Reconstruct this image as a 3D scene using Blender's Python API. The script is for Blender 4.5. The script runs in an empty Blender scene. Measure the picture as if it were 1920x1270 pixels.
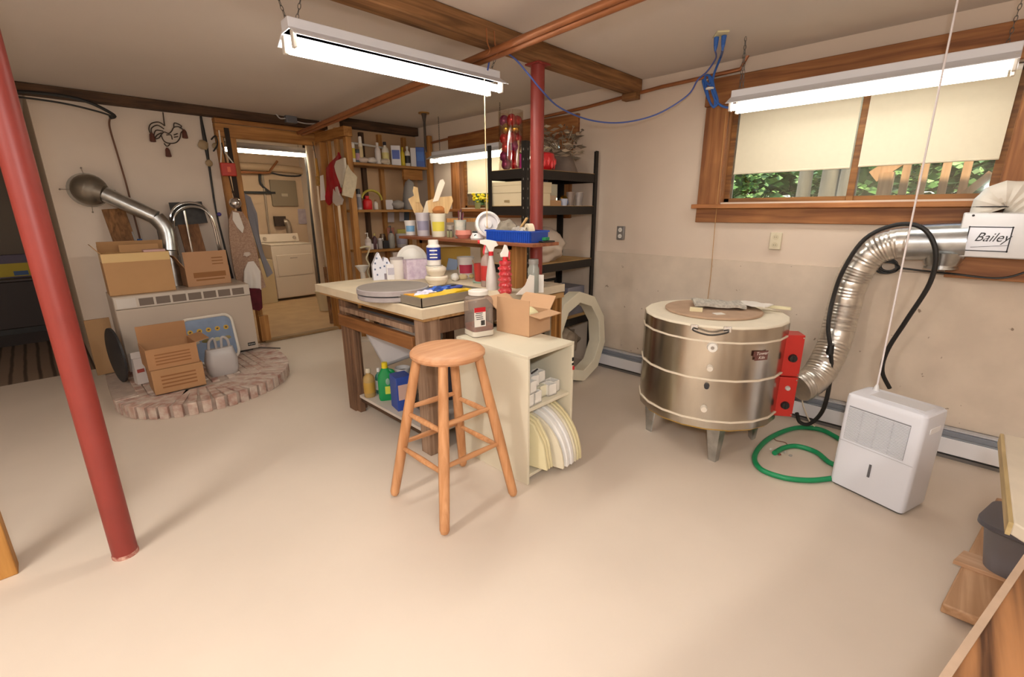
import bpy, bmesh, math, random
from mathutils import Vector as V, Matrix as M, noise
PI = math.pi
scn = bpy.context.scene
COL = scn.collection
rnd = random.Random(7)
sin, cos, rad = math.sin, math.cos, math.radians

# ------------------------------------------------------------------ camera
F, YAW, PITCH, ROLL, H = 862.0, 44.4, 15.6, -0.3, 1.5
_y, _p, _r = rad(YAW), rad(PITCH), rad(ROLL)
FW = V((cos(_y)*cos(_p), sin(_y)*cos(_p), -sin(_p)))
_rt = V((sin(_y), -cos(_y), 0)); _up = _rt.cross(FW)
RT = _rt*cos(_r) + _up*sin(_r); UP = _up*cos(_r) - _rt*sin(_r)
EYE = V((0, 0, H))
cam = bpy.data.objects.new('camera', bpy.data.cameras.new('camera')); COL.objects.link(cam)
cam.data.sensor_width = 36.0; cam.data.lens = F/1920*36.0; cam.data.clip_start = 0.02; cam.data.clip_end = 200
cam.matrix_world = M(((RT.x, UP.x, -FW.x, 0), (RT.y, UP.y, -FW.y, 0), (RT.z, UP.z, -FW.z, H), (0, 0, 0, 1)))
scn.camera = cam
def ray(px, py): return FW + RT*((px-960)/F) - UP*((py-635)/F)
def Z(px, py, z): d = ray(px, py); return EYE + d*((z-H)/d.z)
def X(px, py, x): d = ray(px, py); return EYE + d*(x/d.x)
def Y(px, py, y): d = ray(px, py); return EYE + d*(y/d.y)
def mpp(p): return (V(p)-EYE).dot(FW)/F            # metres per pixel at a point
def facing(p): return math.atan2(-p[0], p[1])      # turn about z so that local -y looks at the room's viewer

# ------------------------------------------------------------------ materials
def srgb(h):
    h = h.lstrip('#'); c = [int(h[i:i+2], 16)/255 for i in (0, 2, 4)]
    return [x/12.92 if x <= .04045 else ((x+.055)/1.055)**2.4 for x in c] + [1]
MATS = {}
def _new(name):
    m = bpy.data.materials.new(name); m.use_nodes = True; nt = m.node_tree
    return m, nt, nt.nodes['Principled BSDF']
def mat(col, rough=.6, metal=0., spk=0., sc=8., bump=0., col2=None, key='', spec=None, stretch=(1, 1, 1), coat=0., trans=0.):
    k = (col, rough, metal, spk, sc, bump, col2, key, spec, stretch, coat, trans)
    if k in MATS: return MATS[k]
    m, nt, b = _new('paint_'+col.strip('#')+key); L = nt.links
    b.inputs['Base Color'].default_value = srgb(col); b.inputs['Roughness'].default_value = rough; b.inputs['Metallic'].default_value = metal
    if spec is not None: b.inputs['Specular IOR Level'].default_value = spec
    if coat: b.inputs['Coat Weight'].default_value = coat
    if trans: b.inputs['Transmission Weight'].default_value = trans
    if spk or bump or col2:
        tc = nt.nodes.new('ShaderNodeTexCoord'); mp = nt.nodes.new('ShaderNodeMapping'); mp.inputs['Scale'].default_value = stretch
        nz = nt.nodes.new('ShaderNodeTexNoise'); nz.inputs['Scale'].default_value = sc; nz.inputs['Detail'].default_value = 6
        L.new(tc.outputs['Object'], mp.inputs[0]); L.new(mp.outputs[0], nz.inputs['Vector'])
        if spk or col2:
            r = nt.nodes.new('ShaderNodeValToRGB'); c = srgb(col)
            r.color_ramp.elements[0].position = .36; r.color_ramp.elements[1].position = .66
            r.color_ramp.elements[0].color = srgb(col2) if col2 else [x*(1-spk) for x in c[:3]]+[1]
            r.color_ramp.elements[1].color = c
            L.new(nz.outputs['Fac'], r.inputs[0]); L.new(r.outputs[0], b.inputs['Base Color'])
        if bump:
            bp = nt.nodes.new('ShaderNodeBump'); bp.inputs['Strength'].default_value = bump; bp.inputs['Distance'].default_value = .01
            L.new(nz.outputs['Fac'], bp.inputs['Height']); L.new(bp.outputs[0], b.inputs['Normal'])
    MATS[k] = m; return m
def wood(c1, c2, axis='z', sc=1.0, rough=.6, knots=True):
    k = ('wood', c1, c2, axis, sc, rough)
    if k in MATS: return MATS[k]
    m, nt, b = _new('wood_'+c1.strip('#')+axis); L = nt.links
    tc = nt.nodes.new('ShaderNodeTexCoord'); mp = nt.nodes.new('ShaderNodeMapping')
    s = [22*sc]*3; s['xyz'.index(axis)] = 1.3*sc; mp.inputs['Scale'].default_value = s
    n1 = nt.nodes.new('ShaderNodeTexNoise'); n1.inputs['Scale'].default_value = 1.6; n1.inputs['Detail'].default_value = 8; n1.inputs['Distortion'].default_value = .8
    r = nt.nodes.new('ShaderNodeValToRGB'); r.color_ramp.elements[0].position = .33; r.color_ramp.elements[1].position = .68
    r.color_ramp.elements[0].color = srgb(c2); r.color_ramp.elements[1].color = srgb(c1)
    L.new(tc.outputs['Object'], mp.inputs[0]); L.new(mp.outputs[0], n1.inputs['Vector']); L.new(n1.outputs['Fac'], r.inputs[0])
    n2 = nt.nodes.new('ShaderNodeTexNoise'); n2.inputs['Scale'].default_value = 4; L.new(tc.outputs['Object'], n2.inputs['Vector'])
    mx = nt.nodes.new('ShaderNodeMix'); mx.data_type = 'RGBA'; mx.blend_type = 'MULTIPLY'; mx.inputs[0].default_value = .45
    r2 = nt.nodes.new('ShaderNodeValToRGB'); r2.color_ramp.elements[0].position = .3; r2.color_ramp.elements[1].position = .6
    r2.color_ramp.elements[0].color = (.55, .5, .45, 1); r2.color_ramp.elements[1].color = (1, 1, 1, 1)
    L.new(n2.outputs['Fac'], r2.inputs[0]); L.new(r.outputs[0], mx.inputs[6]); L.new(r2.outputs[0], mx.inputs[7]); L.new(mx.outputs[2], b.inputs['Base Color'])
    bp = nt.nodes.new('ShaderNodeBump'); bp.inputs['Strength'].default_value = .15; bp.inputs['Distance'].default_value = .005
    L.new(n1.outputs['Fac'], bp.inputs['Height']); L.new(bp.outputs[0], b.inputs['Normal'])
    b.inputs['Roughness'].default_value = rough
    MATS[k] = m; return m
def clear(col, alpha=.85, rough=.08, key='', transl=False):
    k = ('clear', col, alpha, rough, transl)
    if k in MATS: return MATS[k]
    m = bpy.data.materials.new('clear_'+col.strip('#')); m.use_nodes = True; nt = m.node_tree; nt.nodes.clear(); L = nt.links
    o = nt.nodes.new('ShaderNodeOutputMaterial'); t = nt.nodes.new('ShaderNodeBsdfTransparent'); t.inputs[0].default_value = srgb(col)
    if rough <= .1: p = nt.nodes.new('ShaderNodeBsdfGlossy'); p.inputs['Color'].default_value = (1, 1, 1, 1); p.inputs['Roughness'].default_value = rough
    else: p = nt.nodes.new('ShaderNodeBsdfPrincipled'); p.inputs['Base Color'].default_value = srgb(col); p.inputs['Roughness'].default_value = rough
    mx = nt.nodes.new('ShaderNodeMixShader'); mx.inputs[0].default_value = min(1-alpha, .1) if rough <= .1 else 1-alpha
    L.new(t.outputs[0], mx.inputs[1]); L.new(p.outputs[0], mx.inputs[2]); L.new(mx.outputs[0], o.inputs[0])
    MATS[k] = m; return m
def glow(col, st):
    k = ('glow', col, st)
    if k in MATS: return MATS[k]
    m = bpy.data.materials.new('lamp_tube'); m.use_nodes = True; nt = m.node_tree; nt.nodes.clear()
    o = nt.nodes.new('ShaderNodeOutputMaterial'); e = nt.nodes.new('ShaderNodeEmission'); e.inputs[0].default_value = srgb(col); e.inputs[1].default_value = st
    nt.links.new(e.outputs[0], o.inputs[0]); MATS[k] = m; return m

# ------------------------------------------------------------------ mesh builder
class B:
    def __init__(s): s.bm = bmesh.new(); s.mi = 0
    def _add(s, vs, fs, T=None):
        bv = [s.bm.verts.new(T @ V(v) if T else V(v)) for v in vs]
        for f in fs:
            try: fc = s.bm.faces.new([bv[i] for i in f]); fc.material_index = s.mi
            except ValueError: pass
        return bv
    def box(s, c, d, rot=None, taper=1.0):
        x, y, z = [q/2 for q in d]; t = taper
        vs = [(-x, -y, -z), (x, -y, -z), (x, y, -z), (-x, y, -z), (-x*t, -y*t, z), (x*t, -y*t, z), (x*t, y*t, z), (-x*t, y*t, z)]
        T = M.Translation(V(c))
        if rot is not None: T = T @ (M.Rotation(rot, 4, 'Z') if isinstance(rot, (int, float)) else rot.to_4x4())
        s._add(vs, [(0, 3, 2, 1), (4, 5, 6, 7), (0, 1, 5, 4), (1, 2, 6, 5), (2, 3, 7, 6), (3, 0, 4, 7)], T); return s
    def bb(s, x0, x1, y0, y1, z0, z1): return s.box(((x0+x1)/2, (y0+y1)/2, (z0+z1)/2), (x1-x0, y1-y0, z1-z0))
    def bar(s, p0, p1, w, h, up=(0, 0, 1)):
        p0, p1 = V(p0), V(p1); d = (p1-p0); l = d.length; d.normalize(); u = V(up)
        a = d.cross(u)
        if a.length < 1e-4: a = d.cross(V((1, 0, 0)))
        a.normalize(); u = a.cross(d)
        R = M((a, u, d)).transposed()
        return s.box((p0+p1)/2, (w, h, l), R)
    def cyl(s, p0, p1, r0, r1=None, seg=16, cap=True):
        p0, p1 = V(p0), V(p1); r1 = r0 if r1 is None else r1; d = (p1-p0).normalized()
        a = d.cross(V((0, 0, 1)) if abs(d.z) < .95 else V((1, 0, 0))).normalized(); b = d.cross(a)
        vs = []
        for p, r in ((p0, r0), (p1, r1)): vs += [p+(a*cos(2*PI*i/seg)+b*sin(2*PI*i/seg))*r for i in range(seg)]
        fs = [(i, (i+1) % seg, seg+(i+1) % seg, seg+i) for i in range(seg)]
        if cap: fs += [tuple(reversed(range(seg))), tuple(range(seg, 2*seg))]
        s._add(vs, fs); return s
    def lathe(s, prof, c=(0, 0, 0), seg=24, T=None, closed=False, facet=0):
        vs = []; n = len(prof)
        for r, z in prof:
            for i in range(seg): a = 2*PI*(i+facet)/seg; vs.append((c[0]+r*cos(a), c[1]+r*sin(a), c[2]+z))
        fs = []
        for j in range(n if closed else n-1):
            k = (j+1) % n
            for i in range(seg): fs.append((j*seg+i, j*seg+(i+1) % seg, k*seg+(i+1) % seg, k*seg+i))
        if not closed:
            if prof[0][0] > 1e-5: fs.append(tuple(reversed(range(seg))))
            if prof[-1][0] > 1e-5: fs.append(tuple((n-1)*seg+i for i in range(seg)))
        s._add(vs, fs, T); return s
    def tube(s, pts, r, seg=8, sm=6, radii=None):
        pts = [V(p) for p in pts]
        if sm > 1 and len(pts) > 2:
            q = []; rr = []
            for i in range(len(pts)-1):
                p0 = pts[max(i-1, 0)]; p1 = pts[i]; p2 = pts[i+1]; p3 = pts[min(i+2, len(pts)-1)]
                for j in range(sm):
                    t = j/sm; q.append(.5*((2*p1)+(p2-p0)*t+(2*p0-5*p1+4*p2-p3)*t*t+(3*p1-p0-3*p2+p3)*t**3))
                    if radii: rr.append(radii[i]+(radii[i+1]-radii[i])*t)
            q.append(pts[-1])
            if radii: rr.append(radii[-1]); radii = rr
            pts = q
        n = len(pts); vs = []; pa = None
        for i, p in enumerate(pts):
            d = (pts[min(i+1, n-1)]-pts[max(i-1, 0)]).normalized()
            if pa is None: a = d.cross(V((0, 0, 1)) if abs(d.z) < .9 else V((1, 0, 0))).normalized()
            else: a = (pa-d*pa.dot(d)).normalized()
            pa = a; b = d.cross(a); R = radii[i] if radii else r
            vs += [p+(a*cos(2*PI*k/seg)+b*sin(2*PI*k/seg))*R for k in range(seg)]
        fs = [(i*seg+k, i*seg+(k+1) % seg, (i+1)*seg+(k+1) % seg, (i+1)*seg+k) for i in range(n-1) for k in range(seg)]
        fs += [tuple(reversed(range(seg))), tuple((n-1)*seg+k for k in range(seg))]
        s._add(vs, fs); return s
    def prism(s, poly, z0, z1, T=None):
        n = len(poly); vs = [(p[0], p[1], z0) for p in poly]+[(p[0], p[1], z1) for p in poly]
        s._add(vs, [tuple(reversed(range(n))), tuple(range(n, 2*n))]+[(i, (i+1) % n, n+(i+1) % n, n+i) for i in range(n)], T); return s
    def upright(s, poly, y0, y1, T=None):      # poly in (x, z), thickness along y
        R = M.Rotation(PI/2, 4, 'X'); R = (T @ R) if T else R
        return s.prism(poly, -y1, -y0, R)
    def ball(s, c, r, sq=(1, 1, 1), sub=2, nz=0, nf=6, seed=0, T=None):
        t = bmesh.new(); bmesh.ops.create_icosphere(t, subdivisions=sub, radius=1)
        vs = []
        for v in t.verts:
            k = 1+nz*noise.noise(v.co*nf*.35+V((seed, seed*1.7, seed*.3)))
            vs.append((c[0]+v.co.x*r*sq[0]*k, c[1]+v.co.y*r*sq[1]*k, c[2]+v.co.z*r*sq[2]*k))
        s._add(vs, [tuple(v.index for v in f.verts) for f in t.faces], T); t.free(); return s
    def cloth(s, poly, th=.01, amp=.01, fr=9, cuts=3, seed=0, T=None):   # hanging cloth: outline in (x, z), wavy, with thickness
        t = bmesh.new(); bv = [t.verts.new((p[0], 0, p[1])) for p in poly]; t.faces.new(bv)
        bmesh.ops.triangulate(t, faces=t.faces[:]); bmesh.ops.subdivide_edges(t, edges=t.edges[:], cuts=cuts, use_grid_fill=True)
        t.verts.index_update(); n = len(t.verts); vs = []
        f = lambda v: amp*(noise.noise(V((v.x*fr+seed, seed, v.z*fr*.35)))*1.6)
        for sg in (-1, 1): vs += [(v.co.x, f(v.co)+sg*th/2, v.co.z) for v in t.verts]
        fs = [tuple(v.index for v in fc.verts) for fc in t.faces]+[tuple(v.index+n for v in reversed(fc.verts)) for fc in t.faces]
        for e in t.edges:
            if len(e.link_faces) == 1: a, b = e.verts; fs.append((a.index, b.index, b.index+n, a.index+n))
        s._add(vs, fs, T); t.free(); return s
def _link(name, b, m, parent=None, bevel=0., ang=38):
    bm = b.bm if isinstance(b, B) else b
    bmesh.ops.recalc_face_normals(bm, faces=bm.faces[:])
    lim = rad(ang)
    for f in bm.faces: f.smooth = True
    for e in bm.edges: e.smooth = (len(e.link_faces) == 2 and e.calc_face_angle(0) < lim)
    me = bpy.data.meshes.new(name); bm.to_mesh(me); bm.free()
    for x in (m if isinstance(m, (list, tuple)) else [m]): me.materials.append(x)
    o = bpy.data.objects.new(name, me); COL.objects.link(o)
    if parent: o.parent = parent
    if bevel:
        md = o.modifiers.new('bevel', 'BEVEL'); md.width = bevel; md.segments = 2; md.limit_method = 'ANGLE'; md.angle_limit = rad(40)
    return o
def tag(o, label, cat, group=None):
    o['label'] = label; o['category'] = cat
    if group: o['group'] = group
    return o
def thing(name, label, cat, loc=(0, 0, 0), rz=0, group=None):
    o = bpy.data.objects.new(name, None); COL.objects.link(o); o.empty_display_size = .05
    o.location = loc; o.rotation_euler = (0, 0, rz); return tag(o, label, cat, group)
def part(name, par, b, m, bevel=0., label=None, ang=38, kind=None):
    o = _link(name, b, m, par, bevel, ang)
    if label: o['label'] = label
    if kind: o['kind'] = kind
    return o
def solo(name, label, cat, b, m, loc=(0, 0, 0), rz=0, group=None, bevel=0., ang=38):
    o = _link(name, b, m, None, bevel, ang); o.location = loc; o.rotation_euler = (0, 0, rz); return tag(o, label, cat, group)
def struct(name, b, m, par=None, bevel=0.):
    o = _link(name, b, m, par, bevel)
    o['kind'] = 'structure'
    return o
def text(s, size, par, loc, rot, m, name='lettering', depth=.0006, shear=0., sx=1.):
    cu = bpy.data.curves.new('lettering', 'FONT'); cu.body = s; cu.size = size; cu.extrude = depth; cu.align_x = 'CENTER'; cu.align_y = 'CENTER'; cu.shear = shear
    o = bpy.data.objects.new('lettering', cu); COL.objects.link(o); bpy.context.view_layer.update()
    me = bpy.data.meshes.new_from_object(o.evaluated_get(bpy.context.evaluated_depsgraph_get())); bpy.data.objects.remove(o)
    me.materials.clear(); me.materials.append(m)
    n = bpy.data.objects.new(name, me); COL.objects.link(n); n.parent = par; n.location = loc; n.rotation_euler = rot; n.scale = (sx, 1, 1); return n
def copy_tree(o, par=None):
    c = o.copy(); COL.objects.link(c)
    if par: c.parent = par
    for ch in list(o.children): copy_tree(ch, c)
    return c
# ------------------------------------------------------------------ shared materials
WALL = mat('#dac9b7', .75, spk=.05, sc=2.5, bump=.06, key='wall')
WALLB = mat('#d8c9b9', .75, spk=.06, sc=2, bump=.05, key='wallb')
CONC = mat('#d6c6b3', .8, spk=.09, sc=7, bump=.35, key='conc')
_nt = CONC.node_tree; _b = _nt.nodes['Principled BSDF']; _old = _b.inputs['Base Color'].links[0].from_socket        # scattered pits in the old concrete
_n = _nt.nodes.new('ShaderNodeTexNoise'); _n.inputs['Scale'].default_value = 22; _n.inputs['Detail'].default_value = 3
_tc = _nt.nodes.new('ShaderNodeTexCoord'); _nt.links.new(_tc.outputs['Object'], _n.inputs['Vector'])
_rp = _nt.nodes.new('ShaderNodeValToRGB'); _rp.color_ramp.elements[0].position = .715; _rp.color_ramp.elements[1].position = .75
_mx = _nt.nodes.new('ShaderNodeMix'); _mx.data_type = 'RGBA'; _mx.inputs[7].default_value = srgb('#8f7c6a')
_nt.links.new(_n.outputs['Fac'], _rp.inputs[0]); _nt.links.new(_rp.outputs[0], _mx.inputs[0]); _nt.links.new(_old, _mx.inputs[6]); _nt.links.new(_mx.outputs[2], _b.inputs['Base Color'])
CEIL = mat('#cfc4ba', .85, spk=.04, sc=1.3, key='ceil')
FLOOR = mat('#d5c6b5', .5, spk=.05, sc=1.8, key='floor')
TAN = mat('#c09e74', .75, spk=.12, sc=5, key='tan')
CEDAR = {a: wood('#a9713f', '#7c4a24', a, .8) for a in 'xyz'}
PINE = {a: wood('#c08a4a', '#94602c', a, .8) for a in 'xyz'}
OLD = {a: wood('#9a6d42', '#64421f', a, .9, .75) for a in 'xyz'}
DARKW = {a: wood('#5b3f28', '#33210f', a, .9, .8) for a in 'xyz'}
OAK = {a: wood('#d69f70', '#bd8353', a, 1.0, .5) for a in 'xyz'}
RED = mat('#8c342c', .45, spk=.12, sc=6, key='red')
CARD = mat('#b78e62', .85, spk=.06, sc=5, key='card')
CARD2 = mat('#c79f7a', .85, spk=.05, sc=5, key='card2')
CARDIN = mat('#8c6334', .9, key='cardin')
WHITE = mat('#e6e2da', .4); CREAM = mat('#e2d9bf', .5, spk=.03, sc=6); APPL = mat('#d8cfc4', .35)
BLACK = mat('#1a1918', .5); DK = mat('#2b2a2c', .6); GREY = mat('#8f8c8a', .5); LGREY = mat('#b9b5b0', .5)
STEEL = mat('#c9c3b8', .22, 1., spk=.12, sc=5); GALV = mat('#c9cccc', .3, 1., spk=.28, sc=14, key='galv'); FOIL = mat('#dcd8d0', .3, .9, spk=.1, sc=30, key='foil')
CHROME = mat('#c8c8c8', .15, 1.); BRASS = mat('#b98d4a', .35, .8)
CLAY = mat('#9d8f84', .8, spk=.1, sc=18, key='clay')
TUBE = glow('#fff6e2', 16.0)
CE = 2.53; WX = 3.78; BY = 5.9

# ------------------------------------------------------------------ floor, ceiling, walls
struct('floor', B().bb(-3, WX+.3, -2.6, 5.78, -.12, 0), FLOOR)
struct('floor', B().bb(.21, WX+.3, 5.78, 9.4, -.12, -.002), TAN)
_m, _nt, _b = _new('dark_planks'); _b.inputs['Roughness'].default_value = .6
_tc = _nt.nodes.new('ShaderNodeTexCoord'); _w = _nt.nodes.new('ShaderNodeTexWave'); _w.inputs['Scale'].default_value = 3.2; _w.inputs['Distortion'].default_value = .6; _w.inputs['Detail'].default_value = 3
_r2 = _nt.nodes.new('ShaderNodeValToRGB'); _r2.color_ramp.elements[0].color = srgb('#4a3a2e'); _r2.color_ramp.elements[1].color = srgb('#857160'); _r2.color_ramp.elements[0].position = .05; _r2.color_ramp.elements[1].position = .3
_nt.links.new(_tc.outputs['Object'], _w.inputs[0]); _nt.links.new(_w.outputs[0], _r2.inputs[0]); _nt.links.new(_r2.outputs[0], _b.inputs['Base Color'])
struct('floor', B().bb(-3, .21, 5.98, 9.4, -.12, 0), _m)
struct('floor', B().bb(-3, .21, 5.78, 5.98, -.12, 0), FLOOR)
struct('ceiling', B().bb(-3, WX+.3, -2.6, 9.4, CE, CE+.12), CEIL)
def wall_holes(b, x0, x1, y0, y1, z0, z1, holes):      # wall slab lying along y, with openings (ya, yb, za, zb)
    ys = sorted({y0, y1, *[h[0] for h in holes], *[h[1] for h in holes]})
    for a, c in zip(ys, ys[1:]):
        m = (a+c)/2; zs = [(h[2], h[3]) for h in holes if h[0] < m < h[1]]
        z = z0
        for lo, hi in sorted(zs): b.bb(x0, x1, a, c, z, lo); z = hi
        b.bb(x0, x1, a, c, z, z1)
    return b
W1 = (-.06, 1.44, 1.55, 2.24); W2 = (3.02, 4.56, 1.53, 2.16)
b = wall_holes(B(), WX, WX+.24, -2.6, 9.4, 0, CE, [W1, W2])
struct('wall_right', b, WALL)
struct('trim_1', B().bb(WX-.022, WX, -2.6, 5.38, 0, 1.117), CONC)          # proud concrete footing along the window wall
struct('wall_back', B().bb(.2, 1.56, BY, BY+.16, 0, CE), WALLB)
struct('wall_left', B().bb(.2, .3, BY+.16, 9.4, 0, CE), mat('#bfae9b', .8))
struct('wall_far', B().bb(-3, WX+.3, 9.25, 9.4, 0, CE), mat('#c9ad90', .8, spk=.06, sc=4))
struct('wall_front', B().bb(-3, WX+.3, -2.7, -2.6, 0, CE), WALL)
struct('wall_left', B().bb(-3.1, -3, -2.7, 9.4, 0, CE), WALL)

# ------------------------------------------------------------------ windows
def window(n, hole, tx, casing, head_z, head_y, mull, blind_z, ap):
    w = bpy.data.objects.new('window_%d' % n, None); COL.objects.link(w); w['kind'] = 'structure'
    y0, y1, z0, z1 = hole; w.location = (WX, (y0+y1)/2, z0); oy = (y0+y1)/2
    q = lambda b: [setattr(v, 'co', v.co-V((WX, oy, z0))) for v in b.bm.verts] and b
    struct('window_casing', q(B().bb(tx, WX, y1, y1+casing, z0-.03, z1)), CEDAR['z'], w, .004)
    struct('window_casing', q(B().bb(tx, WX, y0-casing, y0, z0-.03, z1)), CEDAR['z'], w, .004)
    struct('window_head', q(B().bb(tx-.012, WX, head_y[0], head_y[1], z1, head_z)), CEDAR['y'], w, .005)
    struct('window_sill', q(B().bb(tx-.035, WX+.1, y0-casing-.04, y1+casing+.03, z0-.045, z0-.012)), wood('#c78c52', '#a5683a', 'y', .8), w, .004)
    struct('window_apron', q(B().bb(tx, WX, y0-casing, y1+casing, ap, z0-.045)), CEDAR['y'], w, .004)
    f = B(); X0, X1 = WX+.06, WX+.11; t = .042
    for a in ((y0, y0+t, z0-.012, z1), (y1-t, y1, z0-.012, z1), (y0, y1, z0-.012, z0+.03), (y0, y1, z1-t, z1)): f.bb(X0, X1, *a)
    f.bb(X0-.012, X1, mull-.02, mull+.02, z0-.012, z1)
    struct('window_frame', q(f), wood('#9c6a35', '#6e4520', 'y', .8), w, .003)
    lin = B()
    for a in ((y0-.001, y0+.004, z0-.012, z1), (y1-.004, y1+.001, z0-.012, z1)): lin.bb(WX, WX+.22, *a)
    lin.bb(WX, WX+.22, y0, y1, z0-.02, z0-.012)
    struct('window_jamb', q(lin), CEDAR['z'], w)
    for a, c in ((y0+t, mull-.02), (mull+.02, y1-t)):
        struct('window_pane', q(B().bb(WX+.08, WX+.085, a, c, z0+.03, z1-t)), clear('#f4faf6', .93, .03), w)
    return w
window(1, W1, 3.752, .17, 2.425, (-.5, 1.62), .625, 1.74, 1.4)
window(2, W2, 3.752, .15, 2.36, (2.8, 4.73), 3.8, 1.7, 1.42)
SHADE = mat('#ded6bd', .8, spk=.02, sc=30, key='shade')
def shade(y0, y1, zt, zb, label, x=WX+.035):
    t = thing('roller_shade', label, 'window shade', (x, (y0+y1)/2, zb), 0, 'roller shades over the windows')
    part('shade_cloth', t, B().bb(-.002, .002, -(y1-y0)/2, (y1-y0)/2, .012, zt-zb), SHADE)
    part('bottom_bar', t, B().cyl((0, -(y1-y0)/2, .008), (0, (y1-y0)/2, .008), .008), SHADE)
    part('roller', t, B().cyl((0, -(y1-y0)/2, zt-zb), (0, (y1-y0)/2, zt-zb), .016), WHITE)
shade(.65, 1.375, 2.215, 1.75, 'cream roller shade pulled half down over left pane of the near window')
shade(-.03, .605, 2.215, 1.755, 'cream roller shade pulled half down over right pane of the near window')
shade(3.83, 4.47, 2.13, 1.69, 'cream roller shade on the far window behind black shelving')
shade(3.08, 3.77, 2.13, 1.62, 'cream roller shade on far window, mostly hidden by the stocked black shelving')

# ------------------------------------------------------------------ outside the windows
struct('ground', B().bb(WX+.3, 30, -14, 22, .9, 1.3), mat('#4c5a2c', .95, spk=.4, sc=3))
def leaves(c, sz, n, cols, name, label, seed, ls=.07):
    R = random.Random(seed); b = B()
    for i in range(n):
        th = R.uniform(0, 2*PI); ph = R.uniform(-1, 1); rr = R.uniform(.55, 1)
        k = 1+.35*noise.noise(V((cos(th)*2, sin(th)*2, ph*2+seed)))
        p = V((cos(th)*(1-ph*ph)**.5*sz[0]*rr*k, sin(th)*(1-ph*ph)**.5*sz[1]*rr*k, ph*sz[2]*rr*k+sz[2]))
        e = M.Rotation(R.uniform(0, 6.3), 3, 'Z') @ M.Rotation(R.uniform(0, 3), 3, 'X'); s = ls*R.uniform(.6, 1.5); b.mi = R.randrange(len(cols))
        b._add([p+e @ V((-s, 0, 0)), p+e @ V((0, -s*.5, .1*s)), p+e @ V((s, 0, 0)), p+e @ V((0, s*.5, .1*s))], [(0, 1, 2, 3)])
    b.mi = 0
    b.ball((0, 0, sz[2]), 1, (sz[0]*.7, sz[1]*.7, sz[2]*.75), 2, .3, 5, seed)
    return solo(name, label, 'bush', b, [mat(c, .7) for c in cols], c)
GR = ['#3f5f2a', '#5f8440', '#8fac66', '#2f4a22', '#a9c07e']
leaves((8.0, 3.4, 1.3), (.9, 1.1, .8), 2600, GR, 'leafy_bush', 'dense green bush outside left pane of the near window', 1)
leaves((9.4, 1.4, 1.3), (.9, .9, .95), 2200, GR, 'leafy_bush', 'green bush behind the deck stairs outside near window', 2)
leaves((5.3, 1.62, 1.3), (.16, .16, .1), 400, ['#9fb53a', '#b9c94e', '#7f9c30'], 'fern_plant', 'small bright yellow green plant between two tree trunks outside', 3, .05)
leaves((9.2, -.9, 1.3), (1.0, 1.1, 1.1), 2200, GR+['#a9bf8a'], 'leafy_bush', 'pale sunlit bush outside the right end of near window', 4)
leaves((12.5, 2.2, 1.3), (1.0, 6.0, 1.7), 7000, GR, 'tall_hedge', 'long tall green hedge far behind the tree trunks and stairs', 5, .16)
leaves((6.4, 6.6, 1.3), (.9, 1.6, .55), 2400, GR+['#86a35e'], 'leafy_bush', 'green bush seen under the shade of far window', 8)
BARK = mat('#8f7f6e', .95, spk=.45, sc=9, bump=.6, stretch=(1, 1, .2), key='bark')
for k, (p, r, lb) in enumerate((((1508, 350), .07, 'thin grey tree trunk outside, leftmost of the three'), ((1556, 350), .095, 'thick grey tree trunk outside, middle one of the three'), ((1589, 350), .08, 'grey tree trunk outside beside the window mullion'))):
    q = X(p[0], p[1], (6.6, 6.5, 6.3)[k])
    solo('tree_trunk', lb, 'tree', B().lathe([(r*1.35, 0), (r*1.1, .25), (r, .8), (r*.95, 4)], seg=14), BARK, (q.x, q.y, 1.28), 0, 'tree trunks outside the near window')
# wooden deck stairs seen through the right pane
st = thing('deck_stairs', 'light wooden stair railing with balusters outside the near window', 'stair railing', (4.9, .3, 1.3))
SW = wood('#cf9a70', '#b37d52', 'z', .8)
def sp(px, py, x=4.95): return X(px, py, x)-V((4.9, .3, 1.3))
part('top_rail', st, B().bar(sp(1637, 332), sp(1700, 292), .1, .05, (1, 0, 0)).bar(sp(1700, 292), sp(1800, 230), .1, .05, (1, 0, 0)), SW)
for px, w_ in ((1655, .09), (1689, .05), (1722, .05), (1762, .05), (1800, .05)):
    a = sp(px, 372); a.z = 0; part('newel_post' if w_ > .06 else 'baluster', st, B().box((a.x, a.y, .25+(.12 if px > 1660 else -.02)+(px-1655)*.0035), (w_, w_, .5+(.25 if px > 1660 else 0)+(px-1655)*.007)), SW)
part('stringer', st, B().bar(sp(1770, 395), sp(1860, 325), .05, .12, (1, 0, 0)), SW)

# ------------------------------------------------------------------ beams, posts, pipes
solo('ceiling_beam', 'thick brown wooden beam crossing the ceiling over the red column', 'beam', B().bb(-3, WX-.02, -.065, .065, 0, CE-2.425), OLD['x'], (0, 2.23, 2.425), bevel=.008)
solo('ceiling_beam', 'dark weathered wooden beam along top of the white wall behind heater', 'beam', B().bb(-3, 2.75, -.06, .06, 0, .085), DARKW['x'], (0, BY-.07, 2.445), bevel=.006)
solo('ceiling_beam', 'short dark wooden beam above the wall shelves in the far corner', 'beam', B().bb(0, WX-2.76, -.05, .05, 0, .1), DARKW['x'], (2.75, 5.42, 2.43), bevel=.006)
def column(x, y, label, top, foot=True):
    t = thing('support_column', label, 'column', (x, y, 0), 0, None)
    part('pole', t, B().lathe([(.0465, .0), (.0465, top)], seg=28), RED)
    part('top_plate', t, B().box((0, 0, top-.005), (.12, .12, .01)), RED)
    part('scuffed_foot', t, B().lathe([(.049, 0), (.049, .012), (.047, .018)], seg=28), mat('#8e3a31', .6, spk=.4, sc=50, col2='#c9a08e'))
column(.02, 2.49, 'red steel column at the far left in the foreground', CE-.001)
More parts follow.
